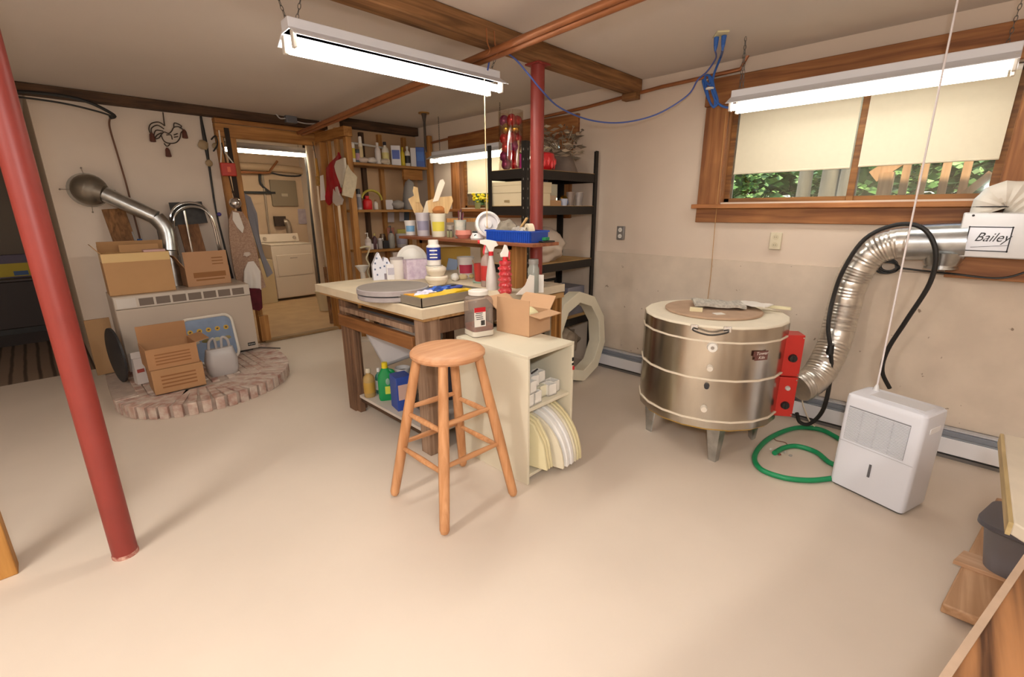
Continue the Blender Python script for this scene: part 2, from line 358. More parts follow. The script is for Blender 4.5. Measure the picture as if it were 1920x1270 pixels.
column(2.55, 2.247, 'red steel column standing behind the cluttered worktable', 2.424)
COP = mat('#a5683f', .45, .35, spk=.25, sc=8, key='cop')
for k, (dx, lb) in enumerate(((0, 'brown copper pipe hung under the ceiling across the big beam'), (.045, 'second brown copper pipe running close beside the first under ceiling'))):
    a = V((1.915+dx*.9, .55, 2.385-k*.012)); c = V((2.36+dx*.9, 5.7, 2.36-k*.01))
    solo('copper_pipe', lb, 'pipe', B().tube([(0, 0, 0), c-a], .019, 10, 1), COP, a)
for k in range(2):
    p = V((2.005+k*.06, 2.155, 2.41)); solo('pipe_hanger', 'small wire pipe hook on the side of the big beam, %s one' % ('left', 'right')[k], 'hook', B().tube([(0, -.004, .07), (0, -.01, 0), (.0, -.03, -.045), (0, .0, -.06)], .004, 6, 4), COP, p)
pp = [X(px, py, 3.745) for px, py in ((800, 270), (940, 237), (1100, 201), (1240, 163), (1388, 130))]
for q in pp: q.x = 3.745
solo('wall_pipe', 'thin brown pipe along the top of the window wall', 'pipe', B().tube([q-pp[0] for q in pp]+[V((0, pp[-1].y-.05-pp[0].y, pp[-1].z+.1-pp[0].z))], .014, 8, 1), COP, pp[0])
solo('beam_bracket', 'rusty wooden block where the big beam meets window wall', 'bracket', B().box((0, 0, 0), (.07, .13, .05)), OLD['y'], (3.7, 2.23, 2.40))
# ------------------------------------------------------------------ fluorescent fixtures
FIXW = mat('#dcdce0', .35)
def chain(t, p0, p1, n=None):
    p0, p1 = V(p0), V(p1); n = n or max(2, int((p1-p0).length/.022)); b = B()
    for i in range(n):
        c = p0.lerp(p1, (i+.5)/n); u = (p1-p0).normalized(); s = u.cross(V((1, 0, 0) if i % 2 else (0, 1, 0))).normalized(); l = (p1-p0).length/n*.62
        pts = [c+u*l*cos(a)+s*l*.42*sin(a) for a in [k*PI/4 for k in range(9)]]
        b.tube(pts, .0016, 5, 1)
    part('hanging_chain', t, b, mat('#6d6a66', .4, .8))
def fixture(label, loc, rz, L=1.23, chains=(), g=TUBE, key=''):
    t = thing('shop_light', label, 'light', loc, rz, 'fluorescent shop lights')
    h = L/2
    part('channel', t, B().box((0, 0, .05), (L, .085, .05)), FIXW, .004)
    b = B()
    for s in (-1, 1):
        pr = [(s*.04, .03), (s*.115, -.012), (s*.118, -.012), (s*.118, -.008), (s*.042, .035)]
        n = len(pr); vs = [(x, y, z) for x in (-h, h) for y, z in pr]
        b._add(vs, [tuple(range(n)), tuple(reversed(range(n, 2*n)))]+[(i, (i+1) % n, n+(i+1) % n, n+i) for i in range(n)])
    b.box((0, 0, .028), (L, .09, .006))
    part('reflector', t, b, FIXW)
    for s in (-1, 1):
        part('tube', t, B().cyl((-h+.03, s*.058, -.03), (h-.03, s*.058, -.03), .019, seg=14), g)
        for e in (-1, 1): part('socket', t, B().box((e*(h-.012), s*.058, -.016), (.016, .034, .072)), mat('#d9d2c6', .4), .004)
    for x, y, x2, y2, z2 in chains: chain(t, (x, y, .075), (x2, y2, z2))
    return t
fixture('white twin tube shop light hanging in the foreground under the ceiling', (1.585, 2.315, 2.245), rad(-2.5), 1.24, [(-.6, .02, -.63, .1, .282), (-.57, -.02, -.5, .0, .282), (.58, 0, .6, -.05, .18)], glow('#fff8ea', 33))
fixture('white shop light hanging in front of the near window', (3.33, .625, 2.15), rad(90), 1.27, [(.58, 0, .6, 0, .375), (.6, 0, .6, 0, .375), (-.58, .0, -.6, 0, .375)], glow('#fff9ee', 11))
fixture('white shop light hanging in front of the far window', (3.5, 4.08, 2.085), rad(90), 1.22, [(.5, 0, .5, 0, .44), (-.5, 0, -.5, 0, .44)], glow('#fff3da', 10))
fixture('bright shop light in the laundry room beyond the stud doorway', (2.62, 7.6, 2.36), 0, 1.22, [(.5, 0, .5, 0, .165), (-.5, 0, -.5, 0, .165)], glow('#fff0d2', 34))
# the photographer's flash on top of the camera, daylight, added fill lamps
def lamp(kind, name, loc, en, col='#ffffff', **kw):
    d = bpy.data.lights.new(name, kind); d.energy = en; d.color = srgb(col)[:3]
    for k, v in kw.items(): setattr(d, k, v)
    o = bpy.data.objects.new(name, d); COL.objects.link(o); o.location = loc; return o
lamp('POINT', 'camera_flash', (-.08, -.08, 1.72), 54, '#ffffff', shadow_soft_size=.05)
for x, y in ((-1.5, 1.6), (-.6, -1.3)):
    l = lamp('AREA', 'fill_light', (x, y, CE-.06), 44, '#fffaf4', shape='RECTANGLE', size=1.2, size_y=.2)  # unseen fill lamps under the ceiling, added to brighten the room
sun = lamp('SUN', 'sun', (-4, 2, 9), 6.0, '#fff3de', angle=.03); sun.rotation_euler = (rad(12), rad(-42), 0)
w = bpy.data.worlds.new('sky'); scn.world = w; w.use_nodes = True; nt = w.node_tree
sk = nt.nodes.new('ShaderNodeTexSky'); sk.sky_type = 'NISHITA'; sk.sun_elevation = rad(40); sk.sun_disc = False
nt.links.new(sk.outputs[0], nt.nodes['Background'].inputs[0]); nt.nodes['Background'].inputs[1].default_value = .45
scn.view_settings.view_transform = 'Standard'; scn.view_settings.look = 'None'; scn.view_settings.exposure = 0.5; scn.view_settings.gamma = 1; scn.view_settings.use_curve_mapping = False
# ================================================================== wooden stool
st = thing('bar_stool', 'round topped light oak bar stool standing in front of the worktable', 'stool', (1.335, 1.755, 0))
SH = .845
part('seat', st, B().lathe([(.0, SH), (.150, SH), (.176, SH-.005), (.186, SH-.016), (.186, SH-.028), (.176, SH-.04), (.15, SH-.044), (0, SH-.044)], seg=48), wood('#d3a078', '#be845a', 'x', .6, .5), label='worn round seat with paler dusty rim')
feet = [(-.225, .235), (-.23, -.215), (.222, -.235), (.23, .2)]
LG = []
for fx, fy in feet:
    top = V((fx*.46, fy*.46, SH-.03)); ft = V((fx*1.0, fy*1.0, .012)); LG.append((ft, top)); d = (top-ft)
    part('leg', st, B().cyl(ft+d*0, ft+d*.02, .019, .0245, 8).cyl(ft+d*.02, ft+d*.42, .0245, .0275, 8).cyl(ft+d*.42, top, .0275, .0235, 8), OAK['z'], ang=50)
for (i, j), hs in zip(((0, 1), (1, 2), (2, 3), (3, 0)), ((.30, .505), (.33, .54), (.30, .505), (.33, .54))):
    for h in hs:
        a = LG[i][0].lerp(LG[i][1], h/SH); c = LG[j][0].lerp(LG[j][1], h/SH)
        part('rung', st, B().cyl(a, a.lerp(c, .5), .011, .0155, 10).cyl(a.lerp(c, .5), c, .0155, .011, 10), OAK['x'])

# ================================================================== worktable with slab top
t = thing('worktable', 'clay-dusted wooden worktable with a thick pale slab top', 'table', (1.45, 2.13, 0))
TZ = .96; TX0, TX1, TY0, TY1 = 1.455, 2.755, 2.135, 3.545
tb = lambda x0, x1, y0, y1, z0, z1: B().bb(x0-1.45, x1-1.45, y0-2.13, y1-2.13, z0, z1)
slab = B()
for a in ((TX0, 2.49, TY0, TY1), (2.49, 2.64, TY0, 2.172), (2.49, 2.64, 2.3, TY1), (2.64, TX1, TY0, TY1)): slab.bb(a[0]-1.45, a[1]-1.45, a[2]-2.13, a[3]-2.13, TZ-.055, TZ)
PLAST = mat('#d8c8ac', .8, spk=.14, sc=6, bump=.25, key='plast')
part('top', t, slab, PLAST, label='pale dusty slab top with chipped edges')
part('under_board', t, tb(TX0+.02, 2.48, TY0+.015, TY1-.02, TZ-.075, TZ-.056), wood('#c39a66', '#9c7444', 'y', .8))
LW = wood('#8d6a4e', '#5f4431', 'z', .8, .8); LW2 = wood('#a98c74', '#7b5f4a', 'z', .8, .8)
for x, y, w_, m in ((1.50, 2.19, .12, LW2), (1.50, 3.17, .1, LW), (2.40, 2.36, .1, LW), (2.42, 3.2, .1, LW)):
    part('leg', t, tb(x, x+w_, y, y+.1, 0, TZ-.076), m, .004)
part('brace_board', t, tb(1.515, 1.56, 3.12, 3.175, .0, .72), LW, .003)
part('side_rail', t, tb(1.485, 1.52, 2.3, 3.27, .68, .765), wood('#9a6638', '#74481f', 'y', .8), .003, label='brown side rail')
part('end_rail', t, tb(1.6, 2.5, 2.2, 2.235, .78, .86), LW)
part('back_rail', t, tb(1.6, 2.5, 3.22, 3.26, .7, .78), LW)
part('inner_shelf', t, tb(1.53, 2.5, 2.3, 3.2, .775, .79), mat('#8f8a88', .7, spk=.2, sc=5), label='grey shelf under the slab')
part('rail', t, tb(1.497, 1.53, 2.31, 3.26, .79, .825), LW2)
part('low_shelf', t, tb(1.52, 2.5, 2.2, 3.2, .125, .145), mat('#cbc0b5', .7, spk=.08, sc=6), label='pale low shelf')
part('shelf_cleat', t, tb(1.53, 1.56, 2.25, 3.2, .09, .125), DARKW['y'])
for x in (2.68, 2.735): part('slat_leg', t, tb(x, x+.02, 2.16, 2.2, 0, TZ-.056), PINE['z'])
part('front_slat', t, tb(2.3, 2.75, 2.137, 2.16, TZ-.1, TZ-.062), wood('#c9a06b', '#a98250', 'x', .8))
# raised shelf board over the table
r = thing('riser_shelf', 'narrow reddish wooden board raised on posts along the worktable', 'shelf', (2.37, 2.0, TZ))
BZ = 1.29
part('board', r, B().bb(-.135, .135, 0, 1.56, BZ-TZ-.022, BZ-TZ), wood('#a2643f', '#7c452a', 'y', .8), .003)
for y in (.3, 1.42): part('post', r, B().bb(-.02, .09, y-.045, y+.045, .0, BZ-TZ-.022), PINE['z'], .003)
part('brace', r, B().bb(-.02, .02, .3, 1.42, BZ-TZ-.06, BZ-TZ-.022), OLD['y'])

# ================================================================== cream open cabinet
CX0, CX1, CY0, CY1, CH = 1.685, 2.085, 1.535, 2.125, .765
cb = thing('open_cabinet', 'cream open-front cabinet standing against the end of the worktable', 'cabinet', (CX0, CY0, 0))
cw, cd = CX1-CX0, CY1-CY0; CRM = mat('#ddd4bd', .5, spk=.03, sc=4, key='cab')
part('side_panel', cb, B().bb(0, .018, 0, cd, 0, CH-.018), CRM, .002); part('side_panel', cb, B().bb(cw-.018, cw, 0, cd, 0, CH-.018), CRM, .002)
part('top_panel', cb, B().bb(0, cw, 0, cd, CH-.018, CH), CRM, .002); part('back_panel', cb, B().bb(.018, cw-.018, cd-.012, cd, .0, CH-.018), CRM)
part('shelf', cb, B().bb(.018, cw-.018, .015, cd-.012, .435, .453), CRM, .002); part('floor_panel', cb, B().bb(.018, cw-.018, .015, cd-.012, .03, .048), CRM, .002)
part('hinge', cb, B().box((cw-.012, -.003, .66), (.012, .006, .02)).box((cw-.012, -.003, .63), (.012, .006, .012)), BLACK)
part('red_catch', cb, B().box((cw-.006, -.004, .605), (.01, .008, .022)), mat('#b3202a', .4))
# bisque pieces on its shelf
R = random.Random(3); TILE = mat('#e8e3da', .7, spk=.04, sc=20, key='tile'); TILEC = mat('#e3dcc2', .7, key='tilec')
spots = [(.04, .05, 0), (.11, .05, 0), (.2, .09, 0), (.26, .07, 0), (.31, .09, 0), (.05, .13, 0), (.13, .15, 0), (.2, .17, 0), (.07, .06, 1), (.06, .14, 1), (.15, .11, 1), (.23, .13, 1)]
places = ['front left corner of the cabinet shelf', 'second from left at the front of the cabinet shelf', 'middle front of the cabinet shelf', 'third from right at the front of cabinet shelf', 'right front of the cabinet shelf', 'back left of the cabinet shelf', 'back of the cabinet shelf, left of middle', 'back middle of the cabinet shelf', 'on top of the front left pile in cabinet', 'on top of the back left pile in cabinet', 'on top of the middle pile in cabinet', 'on top of the right pile in cabinet']
for (x, y, l), pl in zip(spots, places):
    s = (.058+R.random()*.012, .055+R.random()*.02, .07); bw = B().box((0, 0, .006), (s[0], s[1], .012))
    for e in ((-1, 0), (1, 0), (0, -1), (0, 1)):
        bw.box((e[0]*(s[0]/2-.004), e[1]*(s[1]/2-.004), s[2]/2), (.008 if e[0] else s[0], .008 if e[1] else s[1], s[2]))
    solo('kiln_post', 'small white hollow ceramic piece, '+pl, 'ceramic piece', bw, TILE if R.random() < .7 else TILEC, (CX0+x+.012, CY0+y+.01, .4535+l*.0705), R.uniform(-.12, .12), 'white ceramic pieces on the cabinet shelf', .003)
solo('ceramic_rod', 'dark little rod lying on the white ceramic pieces in cabinet', 'rod', B().cyl((-.04, 0, 0), (.04, 0, 0), .005), DK, (CX0+.2, CY0+.13, .601), .3)
# wire rack behind the pieces
wr = B()
for i in range(4): wr.tube([(0.03*i, 0, 0), (.03*i, 0, .14)], .002, 5, 1)
for z in (.04, .08, .12): wr.tube([(0, 0, z), (.09, 0, z)], .002, 5, 1)
solo('wire_rack', 'little tan wire rack standing at back of the cabinet shelf', 'rack', wr, BRASS, (CX0+.05, CY0+.26, .454))
# leaning kiln shelves
def half_shelf(r, th, poly):
    if poly: return B().upright([(r*cos(a), r*.0+r*sin(a)) for a in [PI*.02+PI*.96*i/6 for i in range(7)]], -th/2, th/2)
    return B().upright([(r*cos(PI*i/24), r*sin(PI*i/24)) for i in range(25)], -th/2, th/2)
KC = [mat('#e3d8ae', .75, spk=.06, sc=9, key='k1'), mat('#dfd2a6', .75, spk=.06, sc=9, key='k2'), mat('#eceae6', .7, key='k3'), mat('#e0d6bd', .75, spk=.05, sc=9, key='k4')]
ks = [(.042, .18, 0, 1), (.064, .185, 1, 1), (.086, .19, 0, 1), (.12, .235, 3, 0), (.158, .255, 2, 0), (.197, .262, 2, 0), (.228, .268, 3, 0), (.252, .272, 0, 0), (.276, .275, 1, 0)]
kn = ['leftmost cream angular', 'second cream angular', 'third cream angular', 'first rounded beige', 'first rounded white', 'second rounded white', 'second rounded beige', 'rounded cream one left of last', 'rightmost rounded cream']
for (x, r_, k, pl), nm in zip(ks, kn):
    # a half disc standing on its straight edge, its plane pointing into the cabinet
    g = half_shelf(r_*(1.0 if pl else 1.2), .034 if k == 2 else .018, pl); T = M.Rotation(PI/2+.24, 4, 'Z')
    for v in g.bm.verts: v.co.z *= 1.8 if pl else 1.14; v.co = T @ v.co
    solo('kiln_shelf', nm+' half-round kiln shelf leaning in the bottom of cabinet', 'kiln shelf', g, KC[k], (CX0+x+.03, CY0+r_*1.15-.085, .0485), 0, 'half-round kiln shelves in the cabinet', .003)

# ================================================================== things on the cabinet top
def cbox(name, label, loc, rz, w_, d_, h, m=CARD, flaps=(), th=.005, tape=None, group=None, cat='cardboard box', closed=False):
    t = thing(name, label, cat, loc, rz, group)
    b = B().box((0, 0, th/2), (w_, d_, th))
    for sx in (-1, 1): b.box((sx*(w_/2-th/2), 0, h/2), (th, d_, h))
    for sy in (-1, 1): b.box((0, sy*(d_/2-th/2), h/2), (w_-2*th, th, h))
    if closed: b.box((0, 0, h-th/2), (w_-2*th, d_-2*th, th))
    part('carton', t, b, [m])
    for side, ang, ln in flaps:       # side: f(ront) b(ack) l(eft) r(ight); ang from upright outward
        a = rad(ang)
        if side in 'fb':
            s = -1 if side == 'f' else 1; p = V((0, s*(d_/2-th/2), h)); e = V((0, s*sin(a), cos(a)))*ln; u = V((1, 0, 0)); wd = w_
        else:
            s = -1 if side == 'l' else 1; p = V((s*(w_/2-th/2), 0, h)); e = V((s*sin(a), 0, cos(a)))*ln; u = V((0, 1, 0)); wd = d_
        part('flap', t, B().bar(p, p+e, wd-.004, th, tuple(u.cross(e).normalized())) if True else None, m)
    if tape: part('tape', t, B().bb(-w_/2-.001, w_/2+.001, -d_/2-.0015, d_/2+.0015, h-tape, h-.004), mat('#cfae74', .35))
    return t
p = Z(993, 632, CH)
t = cbox('cardboard_box', 'open cardboard box with raised flaps on the cream cabinet top', (p.x+.085, p.y+.13, CH), rad(4), .215, .26, .135, CARD2, (('l', -3, .085), ('f', 97, .085), ('b', 55, .12), ('r', 40, .1)))
part('packing_foam', t, B().ball((.0, -.03, .115), .07, (1.1, .9, .6), 2, .3, 6), mat('#e9dfb0', .8), label='cream foam packing showing at the top')
p = Z(915, 632, CH)
j = thing('plastic_jar', 'big clear plastic jar with white lid and red granules inside', 'jar', (p.x+.005, p.y+.085, CH), facing(p)+.5)
CLR = clear('#d9cdc4', .74, .2)
def rbox(w_, d_, r, n=6): return [(sx*(w_/2-r)+r*cos(a0+PI/2*i/n), sy*(d_/2-r)+r*sin(a0+PI/2*i/n)) for sx, sy, a0 in ((1, 1, 0), (-1, 1, PI/2), (-1, -1, PI), (1, -1, 1.5*PI)) for i in range(n+1)]
def loft(b, rings):                    # rings: list of (poly, z)
    n = len(rings[0][0]); vs = [(x, y, z) for pl, z in rings for x, y in pl]
    fs = [(k*n+i, k*n+(i+1) % n, (k+1)*n+(i+1) % n, (k+1)*n+i) for k in range(len(rings)-1) for i in range(n)]
    b._add(vs, fs+[tuple(reversed(range(n))), tuple((len(rings)-1)*n+i for i in range(n))]); return b
JW = .145
part('jar_body', j, loft(B(), [(rbox(JW*.96, JW*.96, .025), .0), (rbox(JW, JW, .03), .008), (rbox(JW, JW, .03), .21), (rbox(JW*.97, JW*.97, .04), .23), (rbox(.1, .1, .045), .248)]), CLR)
part('granules', j, loft(B(), [(rbox(JW*.92, JW*.92, .022), .036), (rbox(JW*.95, JW*.95, .027), .05), (rbox(JW*.95, JW*.95, .027), .068)]), mat('#a8501f', .8, spk=.3, sc=60))
part('pale_base', j, loft(B(), [(rbox(JW*.92, JW*.92, .022), .003), (rbox(JW*1.01, JW*1.01, .03), .006), (rbox(JW*1.01, JW*1.01, .03), .036)]), mat('#d9d2c2', .5))
part('lid', j, B().lathe([(0, .248), (.058, .248), (.06, .25), (.06, .272), (.056, .276), (0, .276)], seg=36), WHITE)
lb = part('label', j, B().box((-.03, -JW/2-.001, .125), (.075, .002, .115)), WHITE, label='white label with a red band')
part('red_band', lb, B().box((-.03, -JW/2-.0025, .17), (.075, .001, .028)), mat('#c5202c', .4))
for z in (.15, .138, .126, .114): part('print_line', lb, B().box((-.035+.003*sin(z*900), -JW/2-.0025, z), (.045, .001, .004)), DK)
part('barcode', lb, B().box((-.012, -JW/2-.0025, .09), (.026, .001, .03)), mat('#55524f', .6, spk=.8, sc=200, stretch=(4, .1, .1)))
for sx in (1,): part('grip', j, B().box((.04, -JW/2-.0, .135), (.02, .006, .08)), CLR, .003)
# ================================================================== kiln
KC_ = V((2.955, 1.085, 0)); KR = .425; KB, KT = .25, .87
def cylhit(px, py, C=KC_, Rr=KR):
    d = ray(px, py); o = EYE-C; a = d.x*d.x+d.y*d.y; b_ = o.x*d.x+o.y*d.y; c = o.x*o.x+o.y*o.y-Rr*Rr
    t_ = (-b_-math.sqrt(max(b_*b_-a*c, 0)))/a; return EYE+d*t_
k = thing('pottery_kiln', 'large round stainless steel pottery kiln on metal legs by the window wall', 'kiln', tuple(KC_))
SEG = 20; cc = 1/cos(PI/SEG)*.985
KST = mat('#d2cabd', .24, 1., spk=.3, sc=4.5, key='kst', bump=.05, stretch=(1, 1, .35))
FB = mat('#e6dcc6', .85, spk=.06, sc=12, bump=.15, key='fb')
part('shell', k, B().lathe([(KR*cc, KB), (KR*cc, .775), (0, .775)], seg=SEG, facet=.3), KST)
part('bottom_slab', k, B().lathe([(0, KB-.012), (KR*.97, KB-.012), (KR*.97, KB+.002), (0, KB+.002)], seg=SEG, facet=.3), mat('#b08a3c', .8))
part('lid_band', k, B().lathe([(KR*cc*1.005, .785), (KR*cc*1.005, KT-.012)], seg=SEG, facet=.3), KST)
part('lid', k, B().lathe([(0, .777), (KR*cc*.995, .777), (KR*cc*.998, KT-.006), (KR*cc*.985, KT), (0, KT)], seg=SEG, facet=.3), FB, label='cream firebrick lid')
for z in (.30, .555, .781): part('trim_band', k, B().lathe([(KR*cc+.001, z-.0055), (KR*cc+.006, z-.005), (KR*cc+.007, z), (KR*cc+.006, z+.005), (KR*cc+.001, z+.0055)], seg=SEG, facet=.3), mat('#ddd0bb', .5))
for px, py, r_, m, nm in ((1336, 651, .031, WHITE, 'peephole_plug'), (1331, 690, .02, mat('#d9cfc0', .6), 'peephole_plug'), (1325, 724, .016, DK, 'peephole'), (1320, 766, .021, mat('#d9cfc0', .6), 'peephole_plug')):
    p = cylhit(px, py)-KC_; n = V((p.x, p.y, 0)).normalized()
    q = part(nm, k, B().cyl(p-n*.012, p+n*.022, r_, r_*.8, 20), m)
    if r_ > .03: part('bore', q, B().cyl(p+n*.0222, p+n*.0232, .01, .01, 12), mat('#9f958a', .8))
p0 = cylhit(1302, 614)-KC_; p1 = cylhit(1364, 618)-KC_; n = ((p0+p1)/2); n.z = 0; n.normalize(); mid = (p0+p1)/2
part('handle', k, B().tube([p0-n*.01, p0+n*.035-V((0, 0, .01)), mid+n*.045-V((0, 0, .028)), p1+n*.035-V((0, 0, .01)), p1-n*.01], .005, 8, 6), mat('#4b4844', .4, .6))
for p in (p0, p1): part('handle_plate', k, B().bar(p-n*.004, p+n*.006, .04, .03), CHROME, .002)
for px, py in ((1216, 806), (1335, 858), (1413, 822)):
    f = Z(px, py, 0)-KC_
    n = V((f.x, f.y, 0)).normalized()
    f = n*.33; u = V((-n.y, n.x, 0))
    lg = B()
    for s in (-1, 1):
        vs = [f+u*s*.0-n*.0, f+u*s*.035, f+n*.03+u*s*.02]
    tp = V((f.x, f.y, KB-.01))
    lg._add([f+u*-.03, f+n*.03, f+u*.03, tp+u*-.06-n*.02, tp+n*.05, tp+u*.06-n*.02, f+u*-.03-n*.008, f+u*.03-n*.008, tp+u*-.06-n*.03, tp+u*.06-n*.03],
            [(0, 1, 4, 3), (1, 2, 5, 4), (6, 8, 9, 7), (0, 3, 8, 6), (2, 7, 9, 5), (0, 6, 7, 2, 1), (3, 4, 5, 9, 8)])
    part('leg', k, lg, GALV)
    
f4 = V((.22, .25, 0)); part('leg', k, B().cyl((f4.x, f4.y, 0), (f4.x, f4.y, KB-.01), .025, .05, 6), GALV)
# badge on the shell
bp = cylhit(1426, 667)-KC_; nb = V((bp.x, bp.y, 0)).normalized(); az = math.atan2(nb.x, -nb.y)
bd = bpy.data.objects.new('badge', None); COL.objects.link(bd); bd.parent = k; bd.location = bp+nb*.004; bd.rotation_euler = (0, 0, az)
part('badge_plate', bd, B().box((0.004, 0.002, 0), (.085, .002, .055)).box((-.042, 0.002, .012), (.014, .002, .032)), mat('#6b4038', .4))
text('Tower', .026, bd, (.006, .0004, .013), (PI/2, 0, 0), mat('#d8cfc6', .4), shear=.2, sx=1.1)
text('Kiln', .024, bd, (.006, .0004, -.012), (PI/2, 0, 0), mat('#d8cfc6', .4), shear=.2, sx=1.1)
# red switch boxes on the side
d = ray(1478, 704); tt = ((KC_.x)*d.x+(KC_.y)*d.y)/(d.x*d.x+d.y*d.y); Q = EYE+d*(tt-.045)
RB = mat('#bb2a22', .38, spk=.05, sc=10, key='rb')
def ctrl(z0, z1, knobs):
    o = bpy.data.objects.new('switch_box', None); COL.objects.link(o); o.parent = k
    o.location = (Q.x-KC_.x, Q.y-KC_.y, z0); o.rotation_euler = (0, 0, facing(Q)+rad(20)); h = z1-z0
    part('box_body', o, B().box((0, .055, h/2), (.115, .11, h)), RB, .004)
    for kz, kind in knobs:
        if kind: part('knob', o, B().cyl((.008, .0, kz), (.008, -.02, kz), .025, .02, 18).box((.008, -.022, kz), (.008, .006, .036)), BLACK, .001)
        else: part('pilot_light', o, B().cyl((.008, 0, kz), (.008, -.012, kz), .015, .012, 16), LGREY)
    for sx in (-.05, .05):
        for z in (.015, h-.015): part('screw', o, B().cyl((sx, 0, z), (sx, -.003, z), .004, seg=8), CHROME)
ctrl(.535, .79, [(.115, 1)]); ctrl(.275, .528, [(.185, 0), (.075, 1)])
# brown disc, newspaper and bits on the lid
solo('kiln_shelf_disc', 'thin brown round kiln shelf lying on the kiln lid', 'kiln shelf', B().lathe([(0, 0), (.285, 0), (.29, .004), (.29, .012), (.286, .016), (0, .016)], seg=48), mat('#b79a80', .85, spk=.12, sc=10, key='disc'), (KC_.x+.02, KC_.y+.02, KT+.0005))
NP = mat('#c9c3b6', .8, spk=.35, sc=60, key='news', stretch=(1, .25, 1))
def crumple(w_, d_, nx, ny, amp, seed, th=.004):
    b = B(); vs = []
    for s in (0, 1):
        for j in range(ny+1):
            for i in range(nx+1):
                x = (i/nx-.5)*w_; y = (j/ny-.5)*d_; z = amp*(1+noise.noise(V((x*7+seed, y*7, seed))))+amp*.5*noise.noise(V((x*22, y*22, seed)))
                vs.append((x+amp*.3*noise.noise(V((y*9, seed, 0))), y, z+s*th))
    N = (nx+1)*(ny+1); fs = []
    for j in range(ny):
        for i in range(nx):
            a = j*(nx+1)+i; q = (a, a+1, a+nx+2, a+nx+1); fs.append(tuple(reversed(q))); fs.append(tuple(x+N for x in q))
    bd_ = [i for i in range(nx)]+[]
    for i in range(nx): fs.append((i, i+1, N+i+1, N+i)); a = ny*(nx+1)+i; fs.append((a+1, a, N+a, N+a+1))
    for j in range(ny): a = j*(nx+1); fs.append((a+nx+1, a, N+a, N+a+nx+1)); a += nx; fs.append((a, a+nx+1, N+a+nx+1, N+a))
    b._add(vs, fs); return b
p = Z(1352, 577, KT+.02)
solo('newspaper', 'crumpled grey newspaper lying on top of the kiln', 'newspaper', crumple(.3, .2, 16, 12, .016, 3, .016), NP, (p.x+.02, p.y+.03, KT+.016), facing(p)+.2, ang=60)
p = Z(1420, 577, KT+.02)
solo('folded_paper', 'white folded paper sheet beside the newspaper on the kiln', 'paper', crumple(.2, .12, 8, 6, .012, 9, .006), WHITE, (p.x-.03, p.y+.02, KT+.03), facing(p)-.4, ang=60)
p = Z(1452, 577, KT+.02)
solo('cream_board', 'cream flat batten sticking out right from under the newspaper', 'board', B().box((0, 0, .01), (.26, .035, .016), taper=.97), mat('#e3dab4', .7), (p.x-.02, p.y+.03, KT+.0165), facing(p)-.12, bevel=.003)
p = Z(1305, 583, KT+.02)
solo('cream_block', 'short cream block at the left side of the newspaper on kiln', 'block', B().box((0, 0, .012), (.075, .03, .024)), mat('#e3d6ae', .7), (p.x, p.y, KT+.0165), facing(p), bevel=.002)
p = Z(1348, 588, KT+.02)
solo('paper_card', 'small white card lying in front of the newspaper on kiln', 'card', B().box((0, 0, .002), (.06, .045, .003)), WHITE, (p.x, p.y, KT+.0165), facing(p)+.6)

# ================================================================== vent duct, fan box
def path(pts, n):
    pts = [V(p) for p in pts]; q = []
    for i in range(len(pts)-1):
        p0 = pts[max(i-1, 0)]; p1 = pts[i]; p2 = pts[i+1]; p3 = pts[min(i+2, len(pts)-1)]
        for j in range(n):
            t = j/n; q.append(.5*((2*p1)+(p2-p0)*t+(2*p0-5*p1+4*p2-p3)*t*t+(3*p1-p0-3*p2+p3)*t**3))
    return q+[pts[-1]]
def hose(pts, r, pitch=.02, amp=.06, seg=18, wob=.0):
    q = path(pts, 60); out = [q[0]]; acc = 0
    for a, c in zip(q, q[1:]):
        acc += (c-a).length
        if acc >= pitch/2: out.append(c); acc = 0
    rr = [r*(1+(amp if i % 2 else -amp)+wob*noise.noise(V((i*.7, 0, 0)))) for i in range(len(out))]
    return B().tube(out, r, seg, 1, rr)
dp = [X(px, py, x) for px, py, x in ((1497, 728, 3.3), (1530, 707, 3.42), (1562, 650, 3.55), (1580, 585, 3.62), (1598, 525, 3.635), (1630, 478, 3.64), (1672, 458, 3.64), (1716, 455, 3.64))]
solo('foil_duct', 'shiny flexible foil duct curving from behind the kiln up the wall', 'duct', hose([q-dp[0] for q in dp], .092, .018, .012, 20, .03), FOIL, dp[0], ang=20)
bb_ = B(); o = X(1715, 455, 3.64)
tee = thing('duct_tee', 'galvanised metal duct tee between the foil duct and vent box', 'duct tee', tuple(o))
e = X(1808, 452, 3.64)-o; e.x = 0
part('run_pipe', tee, B().cyl((0, .03, 0), (0, e.y-.01, e.z), .103, seg=28), GALV)
bq = X(1764, 500, 3.64)-o
part('branch_pipe', tee, B().cyl((0, bq.y, -.05), (0, bq.y, -.12), .1, .075, 24).cyl((0, bq.y, -.12), (0, bq.y, bq.z), .07, seg=24), GALV)
part('branch_cap', tee, B().cyl((0, bq.y, bq.z), (0, bq.y, bq.z-.012), .076, seg=24), GALV)
FX = 3.57
a = X(1803, 407, FX); c = X(1789, 481, FX); y0 = a.y-.005; zt = 1.475; zb = c.z
fb = thing('vent_fan_box', 'white metal vent fan box screwed to a wooden board on the wall', 'fan box', (FX, y0, zb))
hh = zt-zb; ln = .42
part('housing', fb, B().bb(0, .15, -ln, 0, 0, hh), mat('#c9c7c4', .3, .2), .006)
for y, z in ((-.04, hh-.015), (-.02, .012)): part('screw', fb, B().cyl((0, y, z), (-.004, y, z), .006, seg=8), DK)
